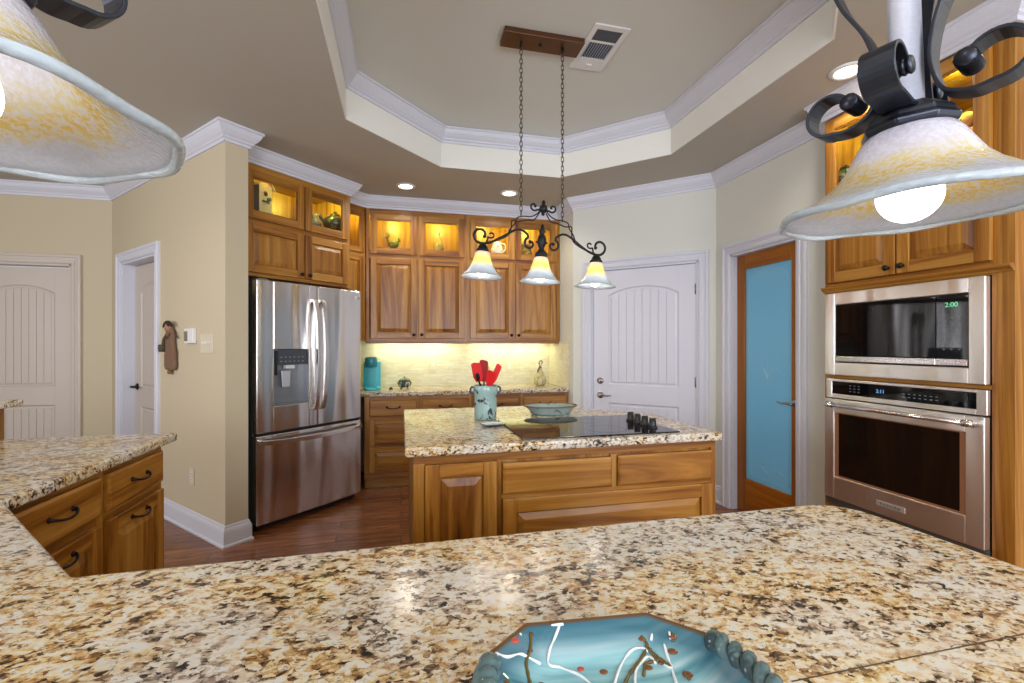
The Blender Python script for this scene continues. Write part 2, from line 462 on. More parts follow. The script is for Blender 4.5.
m.add([(*p, CH - .0005) for p in OCT] + [(*p, TRH + .03) for p in OCT] + [(*p, CH - .0005) for p in [OCTB[i] for i in range(8)]] + [(*p, TRH + .03) for p in OCTB],
      [(i, (i + 1) % n, (i + 1) % n + 16, i + 16) for i in range(n)] + [(i, (i + 1) % n, (i + 1) % n + n, i + n) for i in range(n)] + [(i + 16, (i + 1) % n + 16, (i + 1) % n + 24, i + 24) for i in range(n)])
struct(m.build('trim_1', TRAYP), 'pale cream vertical face of the ceiling tray')
struct(MB().prism(OCT, TRH, TRH + .03).build('ceiling', TRAYT), 'flat top of the octagonal ceiling tray')

CROWN = [(0, 0), (.012, 0), (.014, .018), (.024, .024), (.026, .032), (.040, .045), (.056, .066), (.064, .084), (.066, .092), (.074, .095), (.074, .110), (0, .110)]
def crown_at(zb, pts, closed=False, side=1):
    return MB().sweep(pts, [(o, zb + h) for o, h in CROWN], side, closed=closed)
struct(crown_at(TRH - .112, OCT[::-1] if False else OCT, True, 1).build('trim_2', TRIM), 'white crown moulding inside the ceiling tray')

PA = (-1.105, 3.336); PB = (-1.0, 3.437); PC = (-2.568, 4.957)
pd = Vector((PC[0] - PA[0], PC[1] - PA[1])).normalized()
PBB = (PB[0] + pd.x * 1.5, PB[1] + pd.y * 1.5)
EP = .001
# walls
wall('wall_hall', (-6.2, 4.957), PC, .12, WALL_DIM, [( -3.715 + 6.2, -2.878 + 6.2, 2.035)], label='cream hall wall in a dimmed colour with a closed panelled door')
wpart = MB().prism([PC, PA, PB, PBB, (PC[0] + .13, PC[1] + .12)], 0, CH)
D4 = (0.35, 1.06)
# partition with its door opening: two solid lengths and a head over the opening
def lp(t, d=0):   # along the partition face from PC to PA, d into the wall
    e = (Vector(PA) - Vector(PC)).normalized(); nn = Vector((-e.y, e.x))
    p = Vector(PC) + e * t + nn * d; return (p.x, p.y)
LP = (Vector(PA) - Vector(PC)).length
RZP = math.atan2(PA[1] - PC[1], PA[0] - PC[0])
def ray(px):
    k = (px - 512) / 462; return (k * math.cos(TH) + math.sin(TH), -k * math.sin(TH) + math.cos(TH))
def hit(px, A, B):
    """distance from A along A->B where image column px meets that wall"""
    r = ray(px); ax, ay = A; dx, dy = B[0] - A[0], B[1] - A[1]; L = math.hypot(dx, dy); dx /= L; dy /= L
    t = (r[0] * ay - r[1] * ax) / (dx * r[1] - dy * r[0]); return t
t0, t1 = hit(121.5, PC, PA), hit(156, PC, PA)
DW4 = t1 - t0
m = MB()
m.prism([lp(0), lp(t0), lp(t0, .14), lp(0, .14)], 0, CH).prism([lp(t0), lp(t1), lp(t1, .14), lp(t0, .14)], 2.035, CH)
m.prism([lp(t1), PA, PB, lp(t1, .14)], 0, CH)
struct(m.build('wall_partition', WALL_DIM), 'cream partition wall with a door, between the hall and the refrigerator')
FO = Vector((-.962, 3.502)); r45 = math.radians(45); fx = Vector((.7071, .7071)); fy = Vector((-.7071, .7071))
# fridge wall runs at 45 degrees, then the back wall, a short return, the angled door wall and the right wall
BW = 4.98
q0 = FO + fy * .70 - fx * .04; q1 = Vector((BW - (q0.y - q0.x), BW))
wall('wall_left', q0, q1, .12, WALLP, label='wall behind the refrigerator')
wall('wall_back', q1, (1.635, BW), .12, WALLP, label='back wall behind the counter')
R0, R1, R2 = (1.635, 4.25), (2.565, 3.36), (2.565, -2.6)
wall('wall_return', (1.635, BW), R0, .1, WALLP, label='short cream wall at the end of the back counter')
ddoor = (hit(591, R0, R1), hit(698.5, R0, R1))
wall('wall_angled', R0, R1, .13, WALLP, [(ddoor[0], ddoor[1], 2.03)], label='angled cream wall with the white panelled door')
pdoor = (hit(730.5, R1, R2), hit(797.5, R1, R2))
OVX, OV0, OV1 = 2.435, 2.222, 1.352
wall('wall_right', R1, R2, .13, WALLP, [(pdoor[0], pdoor[1], 2.03), (3.36 - OV0 , 3.36 - OV1, 2.62)], label='cream right wall with pantry door and oven cabinet')
struct(MB().box(2.7, 3.3, OV1 - .1, OV0 + .1, 0, CH).build('wall_recess', WALLP)) if False else None
wall('wall_far_left', (-6.2, -3.1), (-6.2, 4.957), .1, WALL_DIM, label='far left hall wall')
# crown along the whole run, following the cabinet fronts
CF = [(-6.2, 4.957), PC, PA, PB, None, None, None]
w0 = Vector((-1.150, 3.600)); w1 = Vector((-.44, 4.31))
c1 = w1 + Vector((-.113, .113)); c2 = Vector((-.336, 4.64))
c1 = Vector((c2.x - (c2.y - w1.y - w1.x + c2.x) / 2, 0)) if False else Vector(((w1.x + w1.y - 4.976) / 2, (w1.x + w1.y + 4.976) / 2))
path = [(-6.2, 4.957), PC, PA, PB, tuple(w0 + Vector((.002, .002))), tuple(w1), tuple(c1), (-.336, 4.64), (1.635, 4.64), R0, R1, (2.565, OV0), (OVX, OV0), (OVX, OV1), (2.565, OV1), (2.565, -2.6)]
struct(crown_at(2.625, path, side=1).build('trim_3', TRIM), 'white crown moulding along walls and cabinet tops')
BASE = [(0, 0), (.026, 0), (.026, .012), (.018, .02), (.016, .10), (.013, .115), (.008, .122), (.006, .135), (0, .14)]
def base(name, pts): struct(MB().sweep(pts, BASE, 1).build(name, TRIM))
base('baseboard_left', [lp(t1 + .08), PA, PB, (PB[0] + pd.x * .12, PB[1] + pd.y * .12)])
base('baseboard_hall', [(-2.79, 4.957), PC, lp(max(.02, t0 - .08))])
base('baseboard_back', [(1.635, 4.32), R0, tuple(Vector(R0) + (Vector(R1) - Vector(R0)).normalized() * (ddoor[0] - .08))])
base('baseboard_angled', [tuple(Vector(R0) + (Vector(R1) - Vector(R0)).normalized() * (ddoor[1] + .08)), R1, (2.565, 3.36 - pdoor[0] + .085)])
base('baseboard_right', [(2.565, 3.36 - pdoor[1] - .085), (2.565, OV0 + .002)])

# ------------------------------------------------------------------ doors
CAS = [(0, 0), (0, .010), (.010, .016), (.028, .018), (.034, .012), (.052, .016), (.060, .024), (.078, .024), (.082, .018), (.082, 0)]
def casing(root, u0, u1, H, mat):
    m = MB().sweep([(u0, 0), (u0, H), (u1, H), (u1, 0)], CAS, -1, fn=lambda x, z, h: (x, -h, z))
    return m.build('casing', mat, root)
def jamb(root, u0, u1, H, d, mat):
    m = MB().box(u0, u0 + .018, 0, d, 0, H).box(u1 - .018, u1, 0, d, 0, H).box(u0, u1, 0, d, H - .018, H)
    return m.build('jamb', mat, root, .002)
def arch(x, xa, xb, z, rise):
    t = (x - (xa + xb) / 2) / ((xb - xa) / 2); return z + rise * (math.sqrt(max(0, 1.35 - t * t)) - math.sqrt(.35)) / (math.sqrt(1.35) - math.sqrt(.35))
def leaf(root, w, h, mat, y0):
    """two-panel arch-top plank door leaf"""
    st = .145; m = MB(); m.box(0, w, y0 + .012, y0 + .038, 0, h)
    m.box(0, st, y0, y0 + .012, 0, h).box(w - st, w, y0, y0 + .012, 0, h)
    zt, rise = h - .235, .075; za, zb = .24, .76; zc = .93
    m.box(st, w - st, y0, y0 + .012, 0, za).box(st, w - st, y0, y0 + .012, zb, zc)
    xs = [st + (w - 2 * st) * i / 16 for i in range(17)]
    m.prism_y([(x, arch(x, st, w - st, zt, rise)) for x in xs] + [(w - st, h), (st, h)], y0, y0 + .012)
    # sloped reveal then boards of the field
    for (z0, z1, ar) in ((za, zb, 0), (zc, zt, 1)):
        g = .03; nb = 8; bw = (w - 2 * st - 2 * g) / nb
        top = [(x, (arch(x, st, w - st, z1, rise) if ar else z1)) for x in xs]
        for lo, hi, d0, d1 in ((0, .02, .012, .004), (.02, g, .004, .004)):
            pass
        loop = [(st, z0)] + [(x, z) for x, z in ((xs[0], top[0][1]),) + tuple(top[1:-1]) + ((xs[-1], top[-1][1]),)] + [(w - st, z0)]
        cx = w / 2; cz = (z0 + z1) / 2
        def inset(p, q): return (p[0] + (q if p[0] < cx - .001 else -q) * min(1, abs(p[0] - cx) / (w / 2 - st) * 3 if p[1] > z1 - .01 else 1), p[1] + (q if p[1] < cz else -q))
        ring = []
        for q, d in ((.0, .0), (.010, .010), (.018, .010), (.030, .004)):
            ring.append([(*inset(p, q), d) for p in loop])
        k = len(loop); vs = [(p[0], y0 + p[2], p[1]) for rg in ring for p in rg]
        m.add(vs, [(a * k + i, a * k + (i + 1) % k, (a + 1) * k + (i + 1) % k, (a + 1) * k + i) for a in range(3) for i in range(k)])
        for i in range(nb):
            xa, xb = st + g + i * bw, st + g + (i + 1) * bw
            zz = z1 - g; sub = [xa + .0012 + (xb - xa - .0024) * j / 3 for j in range(4)]
            poly = [(sub[0], z0 + g)] + [(x, (arch(x, st, w - st, z1, rise) - g) if ar else zz) for x in sub] + [(sub[-1], z0 + g)]
            m.prism_y(poly, y0 + .004, y0 + .0125)
    return m.build('door_panel', mat, root, .0018)
def lever(root, x, z, y, d, mat=None, name='handle'):
    mat = mat or SILVER
    m = MB().lathe([(0, -.012), (.020, -.012), (.030, -.004), (.032, 0), (0, 0)], seg=24)
    for i, p in enumerate(m.v): m.v[i] = (p[0] + x, y + p[2], p[1] + z)
    m.tube([(x, y - .008, z), (x, y - .045, z)], .010, 12)
    m.tube(spline([(x - .008 * d, y - .045, z), (x + .03 * d, y - .048, z + .004), (x + .07 * d, y - .044, z - .002), (x + .115 * d, y - .038, z + .006)], 5), [.010 - .0003 * i for i in range(16)], 10)
    return m.build(name, mat, root)
def knob_round(root, x, z, y, mat, name='handle'):
    m = MB().lathe([(0, 0), (.030, 0), (.030, .006), (.012, .012), (.011, .035), (.024, .042), (.029, .052), (.024, .064), (0, .068)], seg=24)
    for i, p in enumerate(m.v): m.v[i] = (p[0] + x, y - p[2], p[1] + z)
    return m.build(name, mat, root)
def hinges(root, x, y, zs, mat):
    for z in zs:
        m = MB().tube([(x, y, z - .045), (x, y, z + .045)], .007, 8).box(x - .012, x + .012, y + .002, y + .005, z - .044, z + .044)
        m.build('hinge', mat, root)

# white door in the angled wall
RZA = math.atan2(R1[1] - R0[1], R1[0] - R0[0])
d1 = sroot('door_1', (*R0, 0), RZA, 'white arch-panelled door with deadbolt in the angled wall')
u0, u1 = ddoor
casing(d1, u0, u1, 2.03, TRIM); jamb(d1, u0, u1, 2.03, .13, TRIM)
lf = leaf(d1, u1 - u0 - .04, 2.0, DOORP, 0); lf.location = (u0 + .02, .012, .008)
hinges(d1, u1 - .022, .010, (.28, .99, 1.79), SILVER)
lever(d1, u0 + .09, .835, .012, 1)
m = MB().lathe([(0, 0), (.030, 0), (.030, .010), (.022, .016), (0, .016)], seg=24)
m.v = [(p[0] + u0 + .09, .012 - p[2], p[1] + .972) for p in m.v]; m.box(u0 + .084, u0 + .096, -.018, -.004, 0.957, 0.987); m.build('deadbolt', SILVER, d1)
# pantry door, wood with a frosted pane
d2 = sroot('door_2', (*R1, 0), math.radians(-90), 'wooden pantry door with a full frosted glass pane')
u0, u1 = pdoor
casing(d2, u0, u1, 2.03, TRIM); jamb(d2, u0, u1, 2.03, .13, TRIM)
PW = wood('stained_pine', 'z', ((104, 56, 20), (146, 88, 38), (170, 106, 48), (188, 124, 62)))
PWH = wood('stained_pine_rail', 'x', ((104, 52, 16), (150, 84, 30), (176, 106, 42), (196, 128, 58)))
ya = .045; w = u1 - u0; sl = .085
a, b = u0 + .02, u1 - .02
MB().box(a, a + sl, ya, ya + .035, .008, 2.01).box(b - sl * .9, b, ya, ya + .035, .008, 2.01).box(a + sl, b - sl * .9, ya, ya + .035, .008, .27, 1).box(a + sl, b - sl * .9, ya, ya + .035, 1.90, 2.01, 1).build('door_frame', [PW, PWH], d2, .004)
def frosted():
    n = NT('frosted_glass'); vec = n.mapping()
    sp = n.node('ShaderNodeSeparateXYZ'); n.link(vec, sp.inputs[0])
    n.set(Base_Color=c4((128, 178, 196)), Roughness=.3)
    f = n.noise(vec, 300, 3); n.bump(f, .1, .002)
    n.color(n.mix(n.noise(n.mapping((1, 1, .6)), 3, 2), c4((132, 198, 226)), c4((156, 214, 236))))
    tl = n.node('ShaderNodeBsdfTranslucent'); tl.inputs[0].default_value = c4((172, 214, 230)); mx = n.node('ShaderNodeMixShader', inp={0: .5})
    n.link(n.b.outputs[0], mx.inputs[1]); n.link(tl.outputs[0], mx.inputs[2]); n.link(mx.outputs[0], n.out.inputs[0])
    return n.m
pane = MB().box(a + sl, b - sl * .9, ya + .012, ya + .022, .27, 1.90).build('glass_pane', frosted(), d2)
ETCH = simple('etched_line', (178, 212, 222), .5)
m = MB(); ga, gb = a + sl + .03, b - sl * .9 - .03; gw = gb - ga; gc = (ga + gb) / 2
m.tube([(ga, ya + .0115, .31), (ga, ya + .0115, 1.78)] + [(gc - gw / 2 * math.cos(t), ya + .0115, 1.78 + .09 * math.sin(t)) for t in [PI * i / 12 for i in range(1, 12)]] + [(gb, ya + .0115, 1.78), (gb, ya + .0115, .31)], .0018, 5, closed=True)
for k in range(5):
    m.tube(spline([(gc, ya + .0115, 1.05), (gc + (k - 2) * .035, ya + .0115, 1.13), (gc + (k - 2) * .06, ya + .0115, 1.17 - abs(k - 2) * .03)], 5), .0016, 5)
    m.tube(spline([(gc, ya + .0115, .36), (gc + (k - 2) * .04, ya + .0115, .40), (gc + (k - 2) * .075, ya + .0115, .41 - abs(k - 2) * .015)], 5), .0016, 5)
m.build('etching', ETCH, pane)
lever(d2, b - .045, .905, ya, -1)
# hall door (far left) and partition door
d3 = sroot('door_3', (-6.2, 4.957, 0), 0, 'closed arch-panelled door in the far hall wall')
casing(d3, 2.485, 3.322, 2.035, DOORT); jamb(d3, 2.485, 3.322, 2.035, .12, DOORT)
lf = leaf(d3, .797, 2.0, DOORT, 0); lf.location = (2.505, .07, .008); lever(d3, 2.59, .95, .07, 1)
d4 = sroot('door_4', (*PC, 0), RZP, 'narrow-looking panelled door in the partition wall left of the figure ornament')
casing(d4, t0, t1, 2.035, TRIM); jamb(d4, t0, t1, 2.035, .14, TRIM)
lf = leaf(d4, DW4 - .04, 2.0, DOORT, 0); lf.location = (t0 + .02, .09, .008)
lever(d4, t0 + .085, .94, .09, 1, BRONZE)
# ================================================================== CABINETS
def raised_door(parent, x0, x1, z0, z1, name='door', knob=None, pull=None, st=.058, y=-.021):
    """solid raised-panel door; front at y"""
    yb = y + .021; m = MB()
    m.box(x0, x0 + st, y, yb, z0, z1, 0).box(x1 - st, x1, y, yb, z0, z1, 0)
    m.box(x0 + st, x1 - st, y + .0005, yb, z0, z0 + st, 1).box(x0 + st, x1 - st, y + .0005, yb, z1 - st, z1, 1)
    m.box(x0 + st, x1 - st, y + .013, yb - .001, z0 + st, z1 - st, 0)
    m.frustum(x0 + st + .004, x1 - st - .004, z0 + st + .004, z1 - st - .004, y + .0128, y + .002, .034, 0)
    o = m.build(name, [WV, WH], parent, .003)
    hardware(o, knob, pull, y); return o
def hardware(o, knob, pull, y):
    if knob:
        m = MB().lathe([(0, 0), (.007, 0), (.006, .010), (.012, .016), (.0155, .021), (.013, .027), (0, .030)], seg=16)
        m.v = [(p[0] + knob[0], y - p[2], p[1] + knob[1]) for p in m.v]; m.build('knob', BRONZE, o)
    if pull:
        for (px, pz) in ([pull] if not isinstance(pull, list) else pull):
            m = MB(); L = .056
            m.tube(spline([(px - L, y, pz + .006), (px - L, y - .012, pz + .004), (px - L * .55, y - .026, pz - .003), (px, y - .030, pz - .006), (px + L * .55, y - .026, pz - .003), (px + L, y - .012, pz + .004), (px + L, y, pz + .006)], 5),
                   [.007 - .0028 * math.sin(PI * i / 30) for i in range(31)], 8)
            m.ball((px - L, y - .002, pz + .006), .010, scale=(1, .6, 1), seg=10, rings=6).ball((px + L, y - .002, pz + .006), .010, scale=(1, .6, 1), seg=10, rings=6)
            m.build('handle', BRONZE, o)
def slab_drawer(parent, x0, x1, z0, z1, pull=None, y=-.021):
    m = MB().box(x0, x1, y + .006, y + .021, z0, z1, 0)
    m.frustum(x0, x1, z0, z1, y + .006, y, .010, 0)
    o = m.build('drawer', [WH], parent, .0015)
    hardware(o, None, pull, y); return o
def raised_drawer(parent, x0, x1, z0, z1, pull=None, y=-.021, st=.05):
    yb = y + .021; m = MB()
    m.box(x0, x0 + st, y, yb, z0, z1, 0).box(x1 - st, x1, y, yb, z0, z1, 0)
    m.box(x0 + st, x1 - st, y + .0005, yb, z0, z0 + st, 1).box(x0 + st, x1 - st, y + .0005, yb, z1 - st, z1, 1)
    m.box(x0 + st, x1 - st, y + .013, yb - .001, z0 + st, z1 - st, 1)
    m.frustum(x0 + st + .004, x1 - st - .004, z0 + st + .004, z1 - st - .004, y + .0128, y + .002, .03, 1)
    o = m.build('drawer', [WV, WH], parent, .003)
    hardware(o, None, pull, y); return o
def glass_door(parent, x0, x1, z0, z1, st=.055, y=-.021):
    yb = y + .021; m = MB()
    m.box(x0, x0 + st, y, yb, z0, z1, 0).box(x1 - st, x1, y, yb, z0, z1, 0)
    m.box(x0 + st, x1 - st, y, yb, z0, z0 + st, 1).box(x0 + st, x1 - st, y, yb, z1 - st, z1, 1)
    for q in (0,):
        m.box(x0 + st, x0 + st + .008, y + .004, yb, z0 + st, z1 - st, 0).box(x1 - st - .008, x1 - st, y + .004, yb, z0 + st, z1 - st, 0)
        m.box(x0 + st, x1 - st, y + .004, yb, z0 + st, z0 + st + .008, 1).box(x0 + st, x1 - st, y + .004, yb, z1 - st - .008, z1 - st, 1)
    o = m.build('glass_door', [WV, WH], parent, .002)
    MB().box(x0 + st - .004, x1 - st + .004, y + .010, y + .014, z0 + st - .004, z1 - st + .004).build('pane', GLASS, o)
    return o
def wall_unit(parent, W, D, z0, zs, z1, cols, deck=.064):
    """face-framed wall cabinet: closed below zs, glass-fronted and open inside above. cols = dividers"""
    t = .018; m = MB()
    m.box(0, t, .0, D, z0, z1, 0).box(W - t, W, 0, D, z0, z1, 0).box(t, W - t, D - .012, D - .001, z0, z1, 0)
    m.box(t, W - t, .0, D - .012, z0, z0 + t, 1).box(t, W - t, 0, D - .012, zs - t / 2, zs + t / 2, 1).box(t, W - t, 0, D - .012, z1 - t, z1, 1)
    m.box(t, W - t, .019, D - .012, zs + .009, zs + deck, 1)
    for c in cols[1:-1]: m.box(c - .019, c + .019, 0, .019, z0, z1, 0)
    for c in (cols[0], cols[-1]):
        a = min(max(c - .019, 0), W - .034); m.box(a if c < W / 2 else W - .034, (.034 if c < W / 2 else W), -.0005, .019, z0, z1, 0)
    m.box(0, W, -.0003, .019, z0, z0 + .028, 1).box(0, W, -.0003, .019, z1 - .067, z1, 1).box(0, W, -.0003, .019, zs - .02, zs + .02, 1)
    return m.build('carcass', [WV, WH], parent, .001)
def pucks(parent, pts, power, y=.075, col=(.84, 1, .16)):
    for (x, z) in pts:
        m = MB().lathe([(0, 0), (.030, 0), (.032, .006), (0, .008)], c=(x, y, z - .008), seg=20)
        m.build('puck_light', PUCK, parent)
        l = lamp('puck_lamp', 'POINT', (x, y, z - .035), power, col, radius=.03); l.parent = parent

# --- back wall units: two pairs of doors
UX0, UX1, UY = -.330, 1.630, 4.64
g = (UX1 - UX0) / 2
labels = ['hickory wall cabinet left of the pair, above the teal coffee maker', 'hickory wall cabinet right of the pair, behind the hanging three-light fixture']
for k in range(2):
    r = thing('wall_cabinet', labels[k], 'cabinet', (UX0 + k * g, UY, 0), 0, 'wall cabinets over the back counter')
    zb, zs, zt = 1.347, 2.17, 2.64
    wall_unit(r, g, .335, zb, zs, zt, [0, g / 2, g])
    e0, e1 = (.045 if k == 0 else .028), g - (.03 if k == 0 else .045)
    mid = g / 2
    for (a, b, s) in ((e0, mid - .010, 1), (mid + .010, e1, -1)):
        kx = b - .028 if s > 0 else a + .028
        raised_door(r, a, b, 1.375, 2.152, knob=(kx, 1.41))
        glass_door(r, a, b, 2.188, 2.575)
    pucks(r, [(g * .25, zt - .018), (g * .75, zt - .018)], 7)
    MB().box(.0, g, .0, .02, 1.325, 1.347).build('light_rail', WH, r, .002)
# under-cabinet strips (greenish-yellow halogen look)
for x in (.15, 1.15):
    lamp('under_cabinet_strip', 'AREA', (x, 4.84, 1.34), 3.4, (.95, .98, .52), .8, (math.radians(18), 0, 0), .05)

# --- corner wall cabinet on the refrigerator wall
CC0 = Vector(((w1.x + w1.y - 4.976) / 2, (w1.x + w1.y + 4.976) / 2)); CW = (Vector((-.336, 4.64)) - CC0).length
r = thing('wall_cabinet', 'narrow hickory corner wall cabinet between refrigerator and back counter', 'cabinet', (CC0.x, CC0.y, 0), r45, 'wall cabinets over the back counter')
wall_unit(r, CW, .31, 1.347, 2.17, 2.64, [0, CW])
raised_door(r, .03, CW - .035, 1.375, 2.152, st=.045); glass_door(r, .03, CW - .035, 2.188, 2.575, st=.042)
pucks(r, [(CW / 2, 2.62)], 5)

# --- cabinet over the refrigerator
FW0 = w0 + Vector((.022, .022)); FWd = (w1 - FW0).length
r = thing('refrigerator_cabinet', 'deep hickory cabinet above the refrigerator with two glass and two wood doors', 'cabinet', (FW0.x, FW0.y, 0), r45)
wall_unit(r, FWd, .46, 1.81, 2.21, 2.64, [0, .52, FWd])
xm = .522 - .0
for (a, b, s) in ((.05, .514, 1), (.526, FWd - .035, -1)):
    raised_door(r, a, b, 1.838, 2.192, knob=((b - .03) if s > 0 else (a + .03), 1.868))
    glass_door(r, a, b, 2.228, 2.578)
pucks(r, [(.27, 2.62), (.74, 2.62)], 6)
# tall side panel of the refrigerator bay, right of the refrigerator
sp = MB().box(FWd - .018, FWd, .02, .46, .0, 1.81).build('end_panel', WY, r)

# --- base cabinets on the back wall
BX0, BX1, BY = -.325, 1.630, 4.39
nb = 4; bw = (BX1 - BX0) / nb
bl = ['three-drawer hickory base cabinet beside the refrigerator', 'hickory base cabinet with a top drawer, second from the refrigerator', 'hickory base cabinet with a top drawer, third from the refrigerator', 'hickory base cabinet with a top drawer, at the right wall end of the back run']
for k in range(nb):
    r = thing('base_cabinet', bl[k], 'cabinet', (BX0 + k * bw, BY, 0), 0, 'base cabinets under the back counter')
    m = MB().box(0, bw, 0, .58, .10, .84, 1).box(0, .045 if k == 0 else .022, -.001, .01, .135, .84, 0).box(bw - .022, bw, -.001, .01, .135, .84, 0).box(0, bw, .03, .58, 0, .10, 1).box(.0, bw, -.014, .0, .10, .135, 1)
    m.build('carcass', [WV, WH], r, .002)
    a, b = .045 if k == 0 else .022, bw - .022
    if k == 0:
        slab_drawer(r, a, b, .655, .805, ((a + b) / 2, .735))
        raised_drawer(r, a, b, .395, .635, None, st=.045); raised_drawer(r, a, b, .150, .375, None, st=.045)
    else:
        slab_drawer(r, a, b, .665, .805, ((a + b) / 2, .735))
        raised_door(r, a, b, .150, .645, pull=((a + b) / 2, .615))
def slab(name, pts, z0, z1, mat, label, cat='countertop', bev=.010):
    o = MB().prism(pts, z0, z1).build(name, mat, None, bev, segs=3); return tag(o, label, cat)
slab('countertop', [(-.335, 4.35), (1.633, 4.35), (1.633, 4.978), (-.64, 4.978), (-.86, 4.75), (-.50, 4.39)], .8405, .88, GRAN, 'granite countertop along the back wall under the tiles')
o = MB().box(-.62, 1.634, 4.968, 4.979, .881, 1.346).build('tile_backsplash', TILE); struct(o, 'pale travertine brick tile backsplash'); o.name = 'trim_4'
o = MB().box(1.624, 1.6345, 4.35, 4.967, .881, 1.346).build('trim_5', TILE); struct(o, 'tile return at the right end of the back counter')

# --- refrigerator
fr = thing('refrigerator', 'stainless french-door refrigerator with water dispenser and bottom freezer drawer', 'refrigerator', (FO.x, FO.y, 0), r45)
FWD = .900
MB().box(.004, FWD - .004, .075, .665, .035, 1.745).build('body', simple('refrigerator_grey', (66, 70, 76), .45, .3), fr, .006)
def door_shell(x0, x1, z0, z1, hole=None):
    """gently bowed steel front, optional rectangular opening"""
    def yb(x): t = (x - FWD / 2) / (FWD / 2); return .012 * t * t
    xs = [x0 + (x1 - x0) * i / 10 for i in range(11)]; m = MB()
    def strip(xa, xb, za, zb):
        q = [xa + (xb - xa) * i / 6 for i in range(7)]
        m.prism_xy([(x, yb(x)) for x in q] + [(xb, .068), (xa, .068)], za, zb)
    if not hole: strip(x0, x1, z0, z1)
    else:
        a, b, c, d = hole
        strip(x0, a, z0, z1); strip(b, x1, z0, z1); strip(a, b, z0, c); strip(a, b, d, z1)
    return m
def prism_xy(s, pts, z0, z1, mi=0):
    return s.prism(pts, z0, z1, mi)
MB.prism_xy = prism_xy
hx0, hx1, hz0, hz1 = .118, .398, .872, 1.275
dl = door_shell(.0, .467, .69, 1.765, (hx0, hx1, hz0, hz1)).build('door', STEEL, fr, .006)
dr = door_shell(.473, FWD, .69, 1.765).build('door', STEEL, fr, .006)
fz = door_shell(0, FWD, .052, .672).build('freezer_drawer', STEEL, fr, .006)
MB().box(.02, FWD - .02, .05, .075, .672, .69).build('gasket', BLACK, fr)
MB().box(.03, FWD - .03, .06, .10, .012, .05).build('toe_grille', BLACK, fr)
for x in (.05, FWD - .05): MB().lathe([(0, 0), (.02, 0), (.02, .02), (.012, .035), (0, .035)], c=(x, .09, 0), seg=14).build('foot', BLACK, fr)
for x in (.02, FWD - .10): MB().box(x, x + .08, .03, .10, 1.746, 1.778).build('hinge_cover', GREYP, fr, .006)
MB().tube([(FWD - .055, .03, .681), (FWD - .01, .03, .681)], .011, 8).build('hinge_cover', BLACK, fr)
# dispenser
m = MB().box(hx0, hx1, .062, .068, hz0, hz1)
m.box(hx0, hx0 + .006, .006, .068, hz0, hz1).box(hx1 - .006, hx1, .006, .068, hz0, hz1).box(hx0, hx1, .006, .068, hz0, hz0 + .012).box(hx0, hx1, .006, .068, hz1 - .006, hz1)
dp = m.build('dispenser_recess', simple('satin_grey', (150, 152, 156), .3, .7), dl, .001)
DK = simple('dispenser_panel', (84, 86, 92), .25, .4)
m = MB().prism_y([(hx0 + .03, 1.275), (hx1 - .028, 1.275), (hx1 - .028, 1.165), (hx0 + .03, 1.165)], -.006, .05)
for i in range(6):
    for j in range(2): m.box(hx0 + .045 + i * .034, hx0 + .058 + i * .034, -.0068, -.0058, 1.188 + j * .03, 1.193 + j * .03, 1)
m.build('control_panel', [DK, simple('marking_grey', (150, 152, 156), .5)], dl)
MB().box(hx0 + .10, hx0 + .17, .012, .05, 1.135, 1.163).build('ice_chute', WHITEP, dl, .006)
MB().prism_y([(hx0 + .075, 1.12), (hx0 + .085, 1.0), (hx0 + .145, 1.0), (hx0 + .15, 1.12)], .030, .040).build('dispenser_paddle', simple('paddle_grey', (196, 198, 202), .25, .3), dl, .004)
MB().box(hx0 + .006, hx0 + .04, .02, .06, 1.09, 1.26).build('recess_shadow_panel', BLACK, dl, .002)
# handles
def bow(parent, x, z0, z1):
    pts = spline([(x, .004, z0), (x, -.028, z0 + .02), (x, -.052, z0 + .16), (x, -.062, (z0 + z1) / 2), (x, -.052, z1 - .16), (x, -.028, z1 - .02), (x, .004, z1)], 6)
    MB().tube(pts, .011, flat=((1, 0, 0), .030)).build('handle', STEEL_H, parent, .004)
bow(dl, .438, .82, 1.65); bow(dr, .502, .82, 1.65)
pts = spline([(.03, .010, .628), (.045, -.03, .628), (.20, -.054, .622), (FWD / 2, -.066, .620), (FWD - .20, -.054, .622), (FWD - .045, -.03, .628), (FWD - .03, .010, .628)], 6)
MB().tube(pts, .013, flat=((0, 0, 1), .034)).build('handle', STEEL_H, fz, .004)
lg = MB().lathe([(0, 0), (.013, 0), (.013, .002), (0, .002)], seg=20); lg.v = [(p[0] + .845, .007 - p[2], p[1] + 1.705) for p in lg.v]
lg.build('logo', simple('logo_silver', (225, 222, 222), .3, .2), dr)
text('logo_lettering', 'LG', .022, simple('logo_grey', (110, 108, 110), .4), dr, (.873, .0085, 1.705), (math.radians(90), 0, 0))

